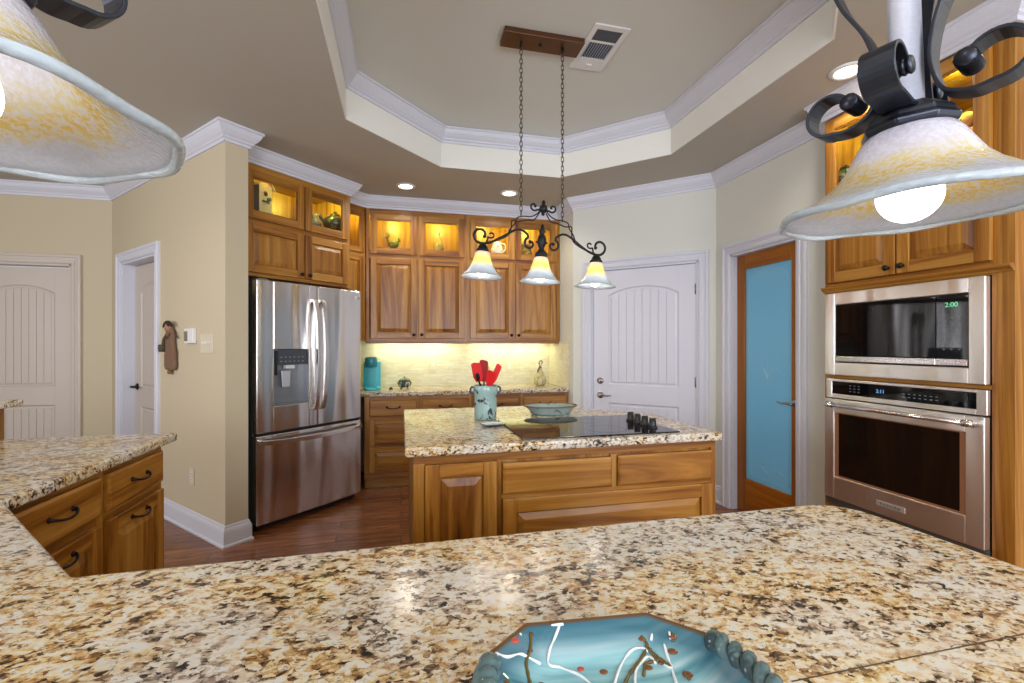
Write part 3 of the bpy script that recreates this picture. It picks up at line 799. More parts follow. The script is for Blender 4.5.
# --- island
ip = [(.016, 1.955), (1.53, 1.955), (1.525, 2.60), (.985, 3.15), (.016, 3.15)]
slab('countertop', ip, .840, .88, GRAN, 'granite island countertop holding the cooktop')
r = thing('kitchen_island', 'hickory island cabinet with raised-panel door and drawers facing the peninsula', 'island', (.05, 1.99, 0), 0)
IW = 1.455
m = MB().prism([(0, 0), (IW, 0), (IW, .60), (.90, 1.12), (0, 1.12)], .10, .8395, 0).prism([(.03, .07), (IW - .03, .07), (IW - .03, .57), (.88, 1.07), (.03, 1.07)], 0, .10, 1)
m.build('carcass', [WV, WH], r, .003)
m = MB().box(0, IW, -.012, 0, .806, .8395, 1).box(0, .046, -.012, 0, .10, .806, 0).box(IW - .026, IW, -.012, 0, .10, .806, 0).box(.355, .379, -.012, 0, .10, .806, 0).box(.379, IW - .026, -.012, 0, .632, .656, 1).box(.379, IW - .026, -.012, 0, .322, .348, 1).box(.046, .355, -.012, 0, .10, .127, 1).box(.895, .928, -.0125, 0, .65, .80, 0)
m.build('face_frame', [WV, WH], r, .002)
raised_door(r, .048, .353, .125, .803, y=-.030, pull=None)
slab_drawer(r, .381, .897, .654, .792, y=-.030)
slab_drawer(r, .926, 1.428, .654, .795, y=-.030)
raised_drawer(r, .381, 1.428, .345, .634, [(.647, .470), (1.169, .470)], y=-.030, st=.062)
raised_drawer(r, .381, 1.428, .125, .325, [(.647, .23), (1.169, .23)], y=-.030, st=.055)

# --- cooktop
ck = thing('cooktop', 'black glass electric cooktop with four knobs set in the island', 'cooktop', (.53, 2.003, .8805), 0)
MB().box(0, .795, 0, .555, 0, .006).build('glass_top', BLACKGLASS, ck, .002)
m = MB()
for (x, y, rr) in ((.18, .15, .075), (.18, .40, .10), (.47, .15, .10), (.47, .40, .075)):
    m.lathe([(rr, .0061), (rr + .003, .0064), (rr + .004, .0061)], c=(x, y, 0), seg=40)
m.build('burner_ring', simple('ring_grey', (38, 38, 42), .2), ck)
for i in range(4):
    x, y = .712, .112 + .077 * i
    m = MB().lathe([(0, .006), (.024, .006), (.024, .012), (.018, .018), (.0175, .042), (.015, .046), (0, .046)], c=(x, y, 0), seg=20)
    m.box(x - .016, x + .016, y - .005, y + .005, .030, .056)
    m.build('knob', BLACK, ck, .0015)

# --- oven cabinet
ov = thing('oven_cabinet', 'tall hickory cabinet housing the microwave and wall oven', 'cabinet', (OVX, OV0, 0), math.radians(-90))
OW = OV0 - OV1
m = MB().box(0, .028, 0, .60, 0, 2.62, 0).box(OW - .078, OW, 0, .60, 0, 2.62, 0)
m.box(.028, OW - .078, 0, .60, 1.603, 1.66, 1).box(.028, OW - .078, .0, .60, 1.1165, 1.136, 1).box(.028, OW - .078, 0, .60, .10, .388, 0)
m.box(.028, OW - .078, .05, .60, 0, .10, 1).box(.028, OW - .078, .585, .60, .39, 2.62, 0)
m.box(.028, OW - .078, 0, .59, 2.105, 2.19, 1).box(.028, OW - .078, 0, .59, 2.60, 2.62, 1).box(.028, OW - .078, 0, .3, 1.66, 1.68, 1)
m.build('carcass', [WV, WH], ov, .002)
MB().sweep([(-.001, .0), (OW, .0)], [(0, 1.612), (.010, 1.612), (.016, 1.620), (.026, 1.626), (.030, 1.634), (.030, 1.642), (0, 1.642)], 1).build('moulding', WH, ov)
mid = .415
for (a, b, s) in ((.022, mid - .004, 1), (mid + .004, OW - .072, -1)):
    raised_door(ov, a, b, 1.665, 2.115, knob=((b - .032) if s > 0 else (a + .032), 1.70))
    glass_door(ov, a, b, 2.135, 2.600)
pucks(ov, [(.22, 2.60), (.62, 2.60)], 5)

def steel_box_front(m, x0, x1, z0, z1, ax0, ax1, az0, az1, y0, y1, mi=0):
    m.box(x0, ax0, y0, y1, z0, z1, mi).box(ax1, x1, y0, y1, z0, z1, mi).box(ax0, ax1, y0, y1, z0, az0, mi).box(ax0, ax1, y0, y1, az1, z1, mi)
    return m
mw = thing('microwave', 'built-in stainless microwave above the wall oven', 'microwave', (OVX, OV0, 0), math.radians(-90))
steel_box_front(MB(), .030, .790, 1.137, 1.602, .092, .730, 1.208, 1.535, -.034, -.002).build('trim_frame', STEEL_O, mw, .004)
MB().box(.10, .72, .0, .45, 1.20, 1.54).build('body', BLACK, mw)
dm = MB().box(.094, .602, -.030, -.004, 1.247, 1.533).build('door', BLACKGLASS, mw, .003)
MB().box(.096, .602, -.034, -.006, 1.214, 1.245).build('handle', STEEL_H, dm, .003)
m = MB().box(.604, .728, -.030, -.004, 1.247, 1.533)
for i in range(3):
    for j in range(7): m.box(.630 + i * .030, .638 + i * .030, -.0308, -.0300, 1.285 + j * .024, 1.290 + j * .024, 1)
kp = m.build('control_panel', [BLACKGLASS, simple('marking_grey', (120, 122, 126), .5)], mw)
MB().box(.604, .726, -.034, -.006, 1.214, 1.245).build('open_button', STEEL_H, kp, .003)
text('clock_display', '2:00', .030, DIGIT, kp, (.664, -.0308, 1.488), (math.radians(90), 0, 0))
on = thing('wall_oven', 'built-in stainless wall oven below the microwave', 'oven', (OVX, OV0, 0), math.radians(-90))
steel_box_front(MB(), .030, .790, 1.006, 1.115, .066, .752, 1.030, 1.100, -.024, -.002).build('control_frame', STEEL_O, on, .003)
m = MB().box(.066, .752, -.021, -.004, 1.030, 1.100)
for (x0, nx) in ((.17, 3), (.45, 7)):
    for i in range(nx):
        for j in range(2 if nx > 3 else 3): m.box(x0 + i * .024, x0 + .011 + i * .024, -.0218, -.021, 1.048 + j * .016, 1.052 + j * .016, 1)
cp = m.build('control_panel', [BLACKGLASS, simple('marking_grey', (120, 122, 126), .5)], on)
text('clock_display', '2:11', .026, DIGITB, cp, (.34, -.0218, 1.066), (math.radians(90), 0, 0))
m = steel_box_front(MB(), .030, .790, .437, 1.000, .092, .722, .562, .925, -.040, -.004)
od = m.build('door', STEEL_O, on, .004)
WBR = simple('border_painted_reflection', (196, 148, 112), .2, .6)  # tan colour painted in place of the wood reflected by the border
steel_box_front(MB(), .092, .722, .562, .925, .116, .698, .572, .921, -.034, -.006).build('window_bezel', WBR, od)
MB().box(.116, .698, -.033, -.008, .572, .921).build('oven_window', glossy('oven_glass', (26, 16, 12), .05), od)
m = MB().tube([(.085, -.070, .970), (.755, -.070, .970)], .0115, 16)
for x in (.095, .745): m.tube([(x, -.040, .970), (x, -.072, .970)], .011, 12)
for x in (.090, .750): m.tube([(x - .018, -.070, .970), (x + .018, -.070, .970)], .016, 16)
m.build('handle', STEEL_H, od)
bd = MB().box(.335, .475, -.043, -.040, .482, .508).build('badge', simple('badge_silver', (214, 208, 200), .3, .6), od, .001)
text('badge_lettering', 'KitchenAid', .022, simple('badge_grey', (90, 86, 84), .4), bd, (.405, -.0432, .495), (math.radians(90), 0, 0))
m = MB()
for i in range(4): m.box(.030, .790, -.020 - .003 * i, -.002, .392 + i * .011, .399 + i * .011)
m.box(.030, .790, -.008, -.002, .390, .436)
m.build('vent_louver', simple('louver_steel', (120, 124, 118), .35, .7), on)

# --- left base cabinets (facing right), peninsula
lb = ['hickory base cabinet at the free end of the left counter, drawer over door', 'hickory base cabinet in the left corner beside the peninsula, drawer over door']
for k, (y0, y1) in enumerate(((2.045, 2.505), (1.575, 2.045))):
    r = thing('base_cabinet', lb[k], 'cabinet', (-1.10, y0, 0), math.radians(90), 'base cabinets under the left counter')
    ww = y1 - y0
    MB().box(0, ww, 0, .56, .10, .8395, 1).box(0, .022, -.001, .01, .10, .8395, 0).box(ww - .022, ww, -.001, .01, .10, .8395, 0).box(0, ww, .07, .56, 0, .10, 1).build('carcass', [WV, WH], r, .002)
    slab_drawer(r, .022, ww - .020, .672, .815, ((ww) / 2, .748))
    raised_door(r, .022, ww - .020, .125, .638, pull=(ww / 2, .594))
pen = [(-1.062, 2.58), (-1.062, 1.560), (-.590, 1.020)]
arc = [(1.04, 1.02)] + [(1.055 + .105 * math.sin(t), .915 + .105 * math.cos(t)) for t in [PI / 2 * i / 6 for i in range(1, 7)]]
pen += arc + [(1.165, .10), (-1.50, .10), (-1.76, .40), (-1.76, 2.58)]
o = slab('countertop', pen, .840, .88, GRAN2 if False else GRAN, 'foreground granite peninsula counter wrapping round to the left')
MB().box(.48, 1.163, .4845, .4865, .8796, .8804).build('seam', simple('seam_dark', (70, 48, 40), .5), o)
r = thing('peninsula_cabinet', 'hickory cabinet body carrying the foreground peninsula counter', 'cabinet', (0, 0, 0), 0)
MB().prism([(-.62, .98), (1.12, .98), (1.12, .16), (-1.70, .16), (-1.70, 1.52), (-1.10, 1.52)], .10, .8395).build('carcass', WV, r, .002)
MB().prism([(-.58, .92), (1.07, .92), (1.07, .22), (-1.64, .22), (-1.64, 1.5), (-1.12, 1.5)], 0, .10).build('plinth', WH, r)
# raised bar ledge at far left
rb = thing('raised_bar', 'raised granite-topped bar ledge with wood post at the far left edge', 'bar', (0, 0, 0))
MB().box(-2.12, -1.73, 1.0, 2.66, 1.020, 1.056).build('bar_top', GRAN, rb, .010)
MB().box(-1.90, -1.76, 1.0, 2.56, 0, 1.019).box(-1.7595, -1.754, 1.0, 2.52, .881, 1.019, 1).build('knee_wall', [WALLP, TRIM], rb)
MB().box(-1.905, -1.765, 2.561, 2.60, 0, 1.019).build('post', WV, rb, .003)
# ================================================================== LIGHT FITTINGS
def xform(m, M):
    m.v = [tuple(M @ Vector(p)) for p in m.v]; return m
def spiral(cx, cz, r0, a0, turns, r1=.006, n=26, dirn=1):
    return [(cx + (r0 + (r1 - r0) * (i / n)) * math.cos(a0 + dirn * turns * 2 * PI * i / n), 0, cz + (r0 + (r1 - r0) * (i / n)) * math.sin(a0 + dirn * turns * 2 * PI * i / n)) for i in range(n + 1)]
def link_chain(m, x, y, z0, z1, r=.0022, pitch=.026):
    n = max(2, int(round((z1 - z0) / pitch))); pitch = (z1 - z0) / n
    for i in range(n):
        zc = z0 + pitch * (i + .5); L = pitch / 2 + r * 1.4; w = .0075
        ring = []
        for k in range(14):
            a = 2 * PI * k / 14; h = w * math.cos(a); v = (L - w) * (1 if math.sin(a) > 0 else -1) + w * math.sin(a)
            ring.append((x + h, y, zc + v) if i % 2 else (x, y + h, zc + v))
        m.tube(ring, r, 6, closed=True)
def bell(prof, th=.004, seg=56, fn=None):
    """double-walled bell from outer profile (top to lip)"""
    inner = [(max(.004, r - th), z) for r, z in prof]
    loop = prof + inner[::-1] + [prof[0]]
    return MB().lathe(loop, seg=seg, fn=fn)
SH = [(.030, .140), (.037, .138), (.042, .126), (.047, .108), (.053, .086), (.063, .062), (.077, .038), (.094, .018), (.110, .005), (.121, .000)]
SHG = shade_glass('amber_band_glass', 0, .14, False)
ch = thing('island_pendant_light', 'wrought-iron three-light fixture with bell glass shades hanging on two chains over the island', 'pendant light', (.765, 2.51, 1.665))
MB().box(-.218, .245, -.070, .065, TRH - 1.665 - .032, TRH - 1.665 - .0005).build('canopy', CANOPY, ch, .003)
tl = math.radians(2.8); TM = Matrix.Rotation(tl, 4, 'Y')
for cxx in (-.11, .135):
    m = MB().tube([(cxx, 0, 1.343), (cxx, 0, 1.322)], .009, 10); m.ball((cxx, 0, 1.322), .010, seg=10, rings=6); m.build('canopy_hook', BRONZE, ch)
MB().ball((.0, -.005, 1.340), .010, seg=10, rings=6).build('canopy_screw', BRONZE, ch)
for (cxx, zb) in ((-.11, .372), (.135, .352)):
    m = MB(); link_chain(m, cxx, 0, zb, 1.325); m.build('chain', CHAIN, ch)
# frame
m = MB()
m.lathe([(0, .148), (.034, .150), (.036, .160), (.020, .178), (.013, .190), (.016, .196), (.024, .215), (.026, .235), (.020, .262), (.012, .272), (.016, .282), (.018, .292), (.010, .302), (.012, .312), (.007, .325), (0, .332)], seg=20)
m.lathe([(0, .375), (.010, .382), (.008, .392), (.020, .400), (.025, .415), (.020, .432), (.009, .440), (.012, .450), (.009, .460), (0, .468)], seg=16)
for s in (-1, 1):
    rib = [(s * x, y, z) for x, y, z in spline([(.018, 0, .405), (.042, 0, .378), (.075, 0, .362), (.115, 0, .360), (.150, 0, .348), (.160, 0, .318), (.185, 0, .285), (.205, 0, .245), (.255, 0, .212), (.325, 0, .190)], 5)]
    m.tube([(p[0], -.006, p[2]) for p in rib], .0036, 7); 
    rib2 = [(s * x, y, z) for x, y, z in spline([(.018, .006, .398), (.050, .006, .350), (.090, .006, .345), (.140, .006, .330), (.176, .006, .334), (.180, .006, .290), (.192, .006, .250), (.235, .006, .222), (.300, .006, .196)], 5)]
    m.tube(rib2, .0036, 7)
    sp = [(s * x, y, z) for x, y, z in spiral(.055, .425, .026, -2.4, .85, .008)]
    m.tube([(s * .015, 0, .408)] + sp, .0055, 8); m.ball(sp[-1], .008, seg=10, rings=6)
    # lower arms: inner scroll, shoulder, outer holder
    low = [(s * x, y, z) for x, y, z in spiral(.068, .212, .036, 1.2, -.95, .010)][::-1]
    low += [(s * x, y, z) for x, y, z in spline([(.085, 0, .262), (.125, 0, .284), (.170, 0, .272), (.230, 0, .232), (.290, 0, .198), (.338, 0, .184)], 5)]
    m.tube(low, .0068, 8); m.ball(low[0], .0105, seg=10, rings=6)
    m.tube([(s * .022, 0, .225), (s * .034, 0, .226)], .006, 8)
    big_s = [(s * x, y, z) for x, y, z in spiral(.350, .232, .046, -1.6, .80, .022)]
    m.tube([(s * .318, 0, .186)] + big_s, .0072, 8); m.ball(big_s[-1], .010, seg=10, rings=6)
    sm = [(s * x, y, z) for x, y, z in spiral(.292, .238, .020, -.6, -.85, .008)]
    m.tube([(s * .318, 0, .190)] + sm[::1], .0050, 8)
    for cz in (.160,):
        pass
    m.lathe([(0, .140), (.036, .140), (.037, .150), (.030, .156), (.024, .172), (.012, .186), (0, .190)], c=(s * .336, 0, 0), seg=16)
m.lathe([(0, .140), (.036, .140), (.037, .150), (.028, .160), (.012, .178), (0, .18)], seg=16)
xform(m, TM); m.build('iron_frame', IRON2, ch)
for u in (-.336, 0, .336):
    p = TM @ Vector((u, 0, 0))
    o = bell(SH).build('glass_shade', SHG, ch); o.location = p; o.rotation_euler = (0, tl, 0)
    b = MB().ball((0, 0, .030), .030, seg=20, rings=14).lathe([(.016, .05), (.015, .10), (.018, .13), (0, .13)], seg=16).build('bulb', BULB, ch); b.location = p; b.rotation_euler = (0, tl, 0)

# near pendants over the peninsula
SHN = [(.028, .106), (.038, .104), (.047, .098), (.055, .087), (.063, .072), (.072, .056), (.085, .041), (.103, .027), (.123, .015), (.139, .007), (.148, .000)]
SHNG = shade_glass('art_glass', 0, .106, True)
def lip_glass():
    n = NT('clear_lip'); n.set(Base_Color=c4((222, 236, 244)), Roughness=.08)
    n.b.inputs['Transmission Weight'].default_value = .55; n.b.inputs['IOR'].default_value = 1.4
    f = n.noise(n.mapping(), 90, 3); n.bump(f, .6, .004); return n.m
LIP = lip_glass()
STEM_GLINT = simple('stem_painted_glint', (226, 232, 246), .35)  # pale colour imitates the bright reflection on the front strap
def near_pendant(loc, label, turn=0, lean=0):
    r = thing('pendant_light', label, 'pendant light', loc); r.rotation_euler = (0, math.radians(lean), 0)
    wob = lambda a, rr, z: 1 + (.012 * math.sin(5 * a) + .010 * math.sin(9 * a + 1)) * max(0, (.04 - z) / .04) if rr > .09 else 1
    o = bell(SHN, .005, 72, wob).build('glass_shade', SHNG, r)
    n = 72; pts = [((.1475 * wob(2 * PI * k / n, .148, 0)) * math.cos(2 * PI * k / n), .1475 * wob(2 * PI * k / n, .148, 0) * math.sin(2 * PI * k / n), .0015 * math.sin(7 * 2 * PI * k / n)) for k in range(n)]
    MB().tube(pts, .0052, 8, closed=True).build('glass_lip', LIP, o)
    MB().ball((-.004, 0, .020), .035, seg=28, rings=18).lathe([(.024, .045), (.018, .070), (.018, .10), (0, .10)], seg=20).build('bulb', BULBN, r)
    oc = lambda R, z: [(R * math.cos(PI / 8 + k * PI / 4), R * math.sin(PI / 8 + k * PI / 4), z) for k in range(8)]
    m = MB(); rings = [oc(.038, .099), oc(.049, .100), (oc(.052, .107)), oc(.047, .113), oc(.046, .119), oc(.038, .125), oc(.028, .132), oc(.014, .136)]
    m.add([p for rg in rings for p in rg], [(a * 8 + i, a * 8 + (i + 1) % 8, (a + 1) * 8 + (i + 1) % 8, (a + 1) * 8 + i) for a in range(7) for i in range(8)] + [tuple(range(8))[::-1], tuple(range(56, 64))])
    m.build('shade_holder', IRON, r, .002)
    top = CH - loc[2]
    MB().tube([(0, 0, .13), (0, 0, top - .03)], .017, 20).build('stem', STEM_GLINT, r)
    MB().lathe([(0, top - .039), (.03, top - .038), (.06, top - .016), (.065, top - .0055), (0, top - .0055)], seg=32).build('canopy', IRON, r)
    for az in (-55, 35, 125, 215):
        a = math.radians(az + turn) - TH; d = Vector((math.cos(a), math.sin(a), 0)); q = Vector((-d.y, d.x, 0))
        prof = [(.022, 0, .50), (.060, 0, .44), (.080, 0, .37), (.066, 0, .30), (.038, 0, .24), (.027, 0, .19), (.030, 0, .155), (.040, 0, .134), (.062, 0, .125), (.082, 0, .127)]
        if az == 215: prof = [(.018, 0, .128), (.044, 0, .123)] + prof[8:]
        pts = spline(prof, 6)[:-1] + [(.084 + .027 * math.sin(t), 0, .154 - .027 * math.cos(t)) for t in [2 * PI * .70 * i / 20 for i in range(21)]]
        P = [d * p[0] + Vector((0, 0, p[2])) for p in pts]
        sm = MB().tube(P, .0022, flat=((q.x, q.y, 0), .036)).build('scroll_strap', IRON, r, .001)
        e = P[-1]; mm = MB()
        for k in range(7):
            c = e + q * (-.018 + .006 * k); mm.tube([tuple(c - q * .003), tuple(c), tuple(c + q * .003)], [.0095, .0115, .0095], 12)
        mm.build('scroll_end', IRON, sm)
near_pendant((.645, .462, 1.480), 'large scrolled-iron pendant with mottled amber glass bell, hanging at the upper right', 0, -3)
near_pendant((-.345, .452, 1.488), 'large pendant with mottled amber glass bell, hanging at the upper left corner', 30)

# recessed lights
dlab = ['round recessed ceiling light above the left wall cabinets', 'round recessed ceiling light behind the left chain of the island fixture', 'round recessed ceiling light in front of the oven cabinet']
for (x, y), lb_ in zip(((.04, 4.25), (.985, 4.22), (2.26, 1.93)), dlab):
    r = thing('recessed_light', lb_, 'ceiling light', (x, y, CH), 0, 'recessed ceiling lights')
    MB().lathe([(.058, -.0005), (.085, -.0005), (.083, -.006), (.064, -.010), (.058, -.004), (.058, -.0005)], seg=32).build('trim_ring', WHITEP, r)
    MB().lathe([(0, -.0045), (.058, -.0045), (.058, -.0015), (0, -.0015)], seg=32).build('lens', CANLIGHT, r)
    l = lamp('downlight', 'SPOT', (0, 0, -.02), 26, (1, .90, .74), radius=.05, spot=math.radians(150)); l.parent = r
for (x, y) in ((-1.9, 2.4), (-.6, .1), (2.2, .2), (.8, -.6)):   # unseen cans added outside the frame to light the room
    r = thing('recessed_light', 'added recessed ceiling light outside the picture', 'ceiling light', (x, y, CH), 0, 'added recessed ceiling lights outside the picture')
    MB().lathe([(.058, -.0005), (.085, -.0005), (.083, -.006), (.064, -.010), (.058, -.004), (.058, -.0005)], seg=24).build('trim_ring', WHITEP, r)
    MB().lathe([(0, -.0045), (.058, -.0045), (.058, -.0015), (0, -.0015)], seg=24).build('lens', CANLIGHT, r)
    l = lamp('downlight', 'SPOT', (0, 0, -.02), 22, (1, .90, .76), radius=.05, spot=math.radians(150)); l.parent = r

# ceiling register
v = thing('ceiling_vent', 'white rectangular air register on the tray ceiling beside the chain canopy', 'vent', (1.118, 2.505, TRH))
m = MB(); x0, x1, y0, y1 = -.105, .105, -.20, .20; z0, z1 = -.010, -.0005
m.box(x0, -.075, y0, y1, z0, z1).box(.075, x1, y0, y1, z0, z1).box(-.075, .075, y0, -.165, z0, z1).box(-.075, .075, -.075, -.055, z0, z1).box(-.075, .075, .085, .10, z0, z1).box(-.075, .075, .10, y1, z0, z1)
m.build('frame', WHITEP, v, .002)
MB().box(-.075, .075, -.165, .085, -.003, -.0005).build('duct_opening', BLACK, v)
m = MB()
for i in range(9): m.box(-.075, .075, -.162 + i * .0105, -.158 + i * .0105, -.009, -.003)
m.build('louver', GREYP, v)
m = MB()
for i in range(10): m.box(-.072 + i * .0155, -.067 + i * .0155, -.055, .085, -.009, -.003)
m.build('louver', simple('louver_blue_grey', (150, 160, 176), .4), v)
MB().box(-.02, .02, .135, .15, -.018, -.010).build('damper_lever', WHITEP, v, .002)

# ================================================================== SMALL THINGS
def at(px, y=None, A=None, B=None):
    r = ray(px); return r[0] / r[1] * y
def depth(x, y): return x * math.sin(TH) + y * math.cos(TH)
def zz(py, x, y): return 1.305 + (345.5 - py) * depth(x, y) / 462
def glaze(name, base, spot, sc=30, th=.55, rough=.12, spot2=None):
    n = NT(name); f = n.noise(n.mapping(), sc, 3, .6, .5)
    col = n.ramp(f, [(th - .04, c4(base)), (th + .03, c4(spot))])
    if spot2:
        g = n.noise(n.mapping((1.3, 1, 1), loc=(3, 2, 1)), sc * .8, 3)
        col = n.mix(n.ramp(g, [(.58, (0, 0, 0, 1)), (.64, (1, 1, 1, 1))]), col, c4(spot2))
    n.color(col); n.set(Roughness=rough); return n.m
POT = glaze('celadon_glaze', (146, 174, 170), (52, 56, 60), 17, .60)

# platter on the peninsula
pl = thing('platter', 'octagonal turquoise art-pottery platter with twisted handles on the foreground counter', 'platter', (.241, .452, .8805), math.radians(-5))
OC = [(.085, .150), (.150, .088), (.150, -.085), (.085, -.150), (-.090, -.150), (-.158, -.085), (-.158, .085), (-.090, .150)]
def octr(k, z, sub=4):
    out = []
    for i in range(8):
        a, b = OC[i], OC[(i + 1) % 8]
        for j in range(sub):
            t = j / sub; x, y = a[0] + (b[0] - a[0]) * t, a[1] + (b[1] - a[1]) * t
            # soften corners toward the centre of the dish
            R = math.hypot(x, y); q = 1
            out.append((x * k * q, y * k * q, z))
    return out
PR = [(.0001, .010), (.30, .0095), (.55, .010), (.66, .012), (.74, .018), (.84, .030), (.93, .041), (.985, .046), (1.0, .0455), (1.005, .042), (.99, .037), (.90, .024), (.80, .010), (.70, .001), (.0001, .001)]
def platter_mat():
    n = NT('turquoise_glaze')
    vec = n.mapping((1.0, 13, 3), (0, 0, .10)); f = n.noise(vec, 2.4, 3, .55, .2)
    col = n.ramp(f, [(.30, c4((48, 100, 120))), (.40, c4((104, 162, 174))), (.52, c4((150, 200, 208))), (.66, c4((206, 226, 232)))])
    tc = n.node('ShaderNodeTexCoord'); sp = n.node('ShaderNodeSeparateXYZ'); n.link(tc.outputs['Object'], sp.inputs[0])
    rim = n.node('ShaderNodeMapRange', inp={1: .0428, 2: .0452}); n.link(sp.outputs[2], rim.inputs[0])
    side = n.node('ShaderNodeMapRange', inp={1: .016, 2: .034}); n.link(sp.outputs[2], side.inputs[0])
    col = n.mix(n.math('MULTIPLY', side.outputs[0], .8), col, c4((30, 84, 106)))
    col = n.mix(rim.outputs[0], col, c4((104, 70, 30)))
    n.color(col); n.set(Roughness=.06); n.b.inputs['Coat Weight'].default_value = .6; n.b.inputs['Coat Roughness'].default_value = .03; return n.m
m = MB(); rg = [octr(k, z) for k, z in PR]; K = 32
m.add([p for q in rg for p in q], [(a * K + i, a * K + (i + 1) % K, (a + 1) * K + (i + 1) % K, (a + 1) * K + i) for a in range(len(PR) - 1) for i in range(K)], 0, True)
DISH = m
def ph(x, y):
    """height of the dish surface"""
    k = 0
    for i in range(8):
        a, b = OC[i], OC[(i + 1) % 8]; nx, ny = b[1] - a[1], a[0] - b[0]; L = math.hypot(nx, ny); nx /= L; ny /= L
        dd = a[0] * nx + a[1] * ny; k = max(k, (x * nx + y * ny) / dd)
    for (k0, z0), (k1, z1) in zip(PR[:8], PR[1:9]):
        if k0 <= k <= k1: return z0 + (z1 - z0) * (k - k0) / (k1 - k0)
    return .0455
def onp(pts, k=5): return [(p[0], p[1], ph(p[0], p[1]) + .0012) for p in spline([(a, b, 0) for a, b in pts], k)]
GW = simple('white_glaze', (232, 238, 240), .15); GB = simple('brown_glaze', (126, 74, 40), .2); GR = simple('red_glaze', (188, 84, 70), .2); GO = simple('ochre_glaze', (98, 84, 44), .2)
m = DISH
for path in ([[(-0.1353, 0.0949), (-0.1345, 0.0957), (-0.1218, 0.0961), (-0.1051, 0.1048), (-0.0948, 0.1051), (-0.0784, 0.1029)], [(-0.0426, 0.1425), (-0.0532, 0.13), (-0.0625, 0.1196), (-0.0673, 0.1057), (-0.0514, 0.101), (-0.0307, 0.087), (-0.0186, 0.0657)], [(-0.0006, 0.0567), (0.0228, 0.0925), (0.0441, 0.1106), (0.0621, 0.1131), (0.0675, 0.1068)], [(0.0267, 0.0527), (0.0406, 0.084), (0.0587, 0.0997), (0.0672, 0.1002), (0.0705, 0.0898)], [(0.0802, 0.1212), (0.0758, 0.1152)], [(0.0893, 0.1051), (0.0873, 0.0905), (0.0864, 0.0784), (0.0791, 0.0851)], [(0.0864, 0.0784), (0.0813, 0.0565)], [(0.1007, 0.1132), (0.0991, 0.1048)], [(-0.0991, 0.1295), (-0.0996, 0.129)], [(-0.0551, 0.1425), (-0.0381, 0.1425)]]):
    P = onp(path); m.tube(P, [.0011 + .0010 * abs(math.sin(i * .45)) for i in range(len(P))], 6, 1)
for path in ([[(-0.0848, 0.1356), (-0.0885, 0.1171), (-0.0972, 0.0989), (-0.0975, 0.0843), (-0.0957, 0.0689)], [(0.0657, 0.1242), (0.069, 0.1128), (0.0512, 0.0986), (0.0318, 0.082), (0.015, 0.0608)], [(0.0693, 0.1104), (0.0726, 0.0941), (0.0587, 0.0939), (0.0477, 0.0761)], [(0.1031, 0.1097), (0.1003, 0.1019)], [(0.071, 0.1051), (0.0807, 0.0883), (0.0864, 0.0784)], [(0.0976, 0.0691), (0.0996, 0.0586)]]):
    P = onp(path); m.tube(P, [.0016 + .0010 * abs(math.sin(i)) for i in range(len(P))], 6, 2)
for (x, y, s) in ((-0.085, 0.1343, 0.006), (-0.0904, 0.1142, 0.006), (-0.0839, 0.078, 0.007), (0.0662, 0.1222, 0.007), (0.0704, 0.1098, 0.006), (0.1032, 0.1073, 0.008), (0.0961, 0.0939, 0.009), (0.0773, 0.0897, 0.006), (0.0602, 0.0884, 0.007), (0.0007, 0.0906, 0.007), (0.1008, 0.0654, 0.009), (-0.1283, 0.0688, 0.007), (-0.1433, 0.0873, 0.008), (-0.1083, 0.0731, 0.006)): m.ball((x, y, ph(x, y)), s * .8, 3, 12, 8, (1, .8, .3))
for (x, y, s) in ((-0.1086, 0.1204, 0.008), (-0.027, 0.0989, 0.006)): m.ball((x, y, ph(x, y)), s * .8, 4, 12, 8, (1, 1, .3))
m.build('dish', [platter_mat(), GW, GO, GB, GR], pl)
GGL = glaze('green_grey_glaze', (84, 108, 110), (52, 70, 74), 26, .55, .04)
for s in (-1, 1):
    m = MB()
    n_ = 64; base_pts = [(s * (.146 + .012 * math.sin(PI * i / n_)), .078 - .150 * i / n_, .043 + .004 * math.sin(PI * i / n_)) for i in range(n_ + 1)]
    for ph0 in (0, PI):
        m.tube([(p[0] + .0075 * math.cos(ph0 + i * .36), p[1], p[2] + .0075 * math.sin(ph0 + i * .36)) for i, p in enumerate(base_pts)], .0085, 10)
    m.ball(base_pts[0], .014, seg=14, rings=8).ball(base_pts[-1], .014, seg=14, rings=8)
    m.build('handle', GGL, pl)

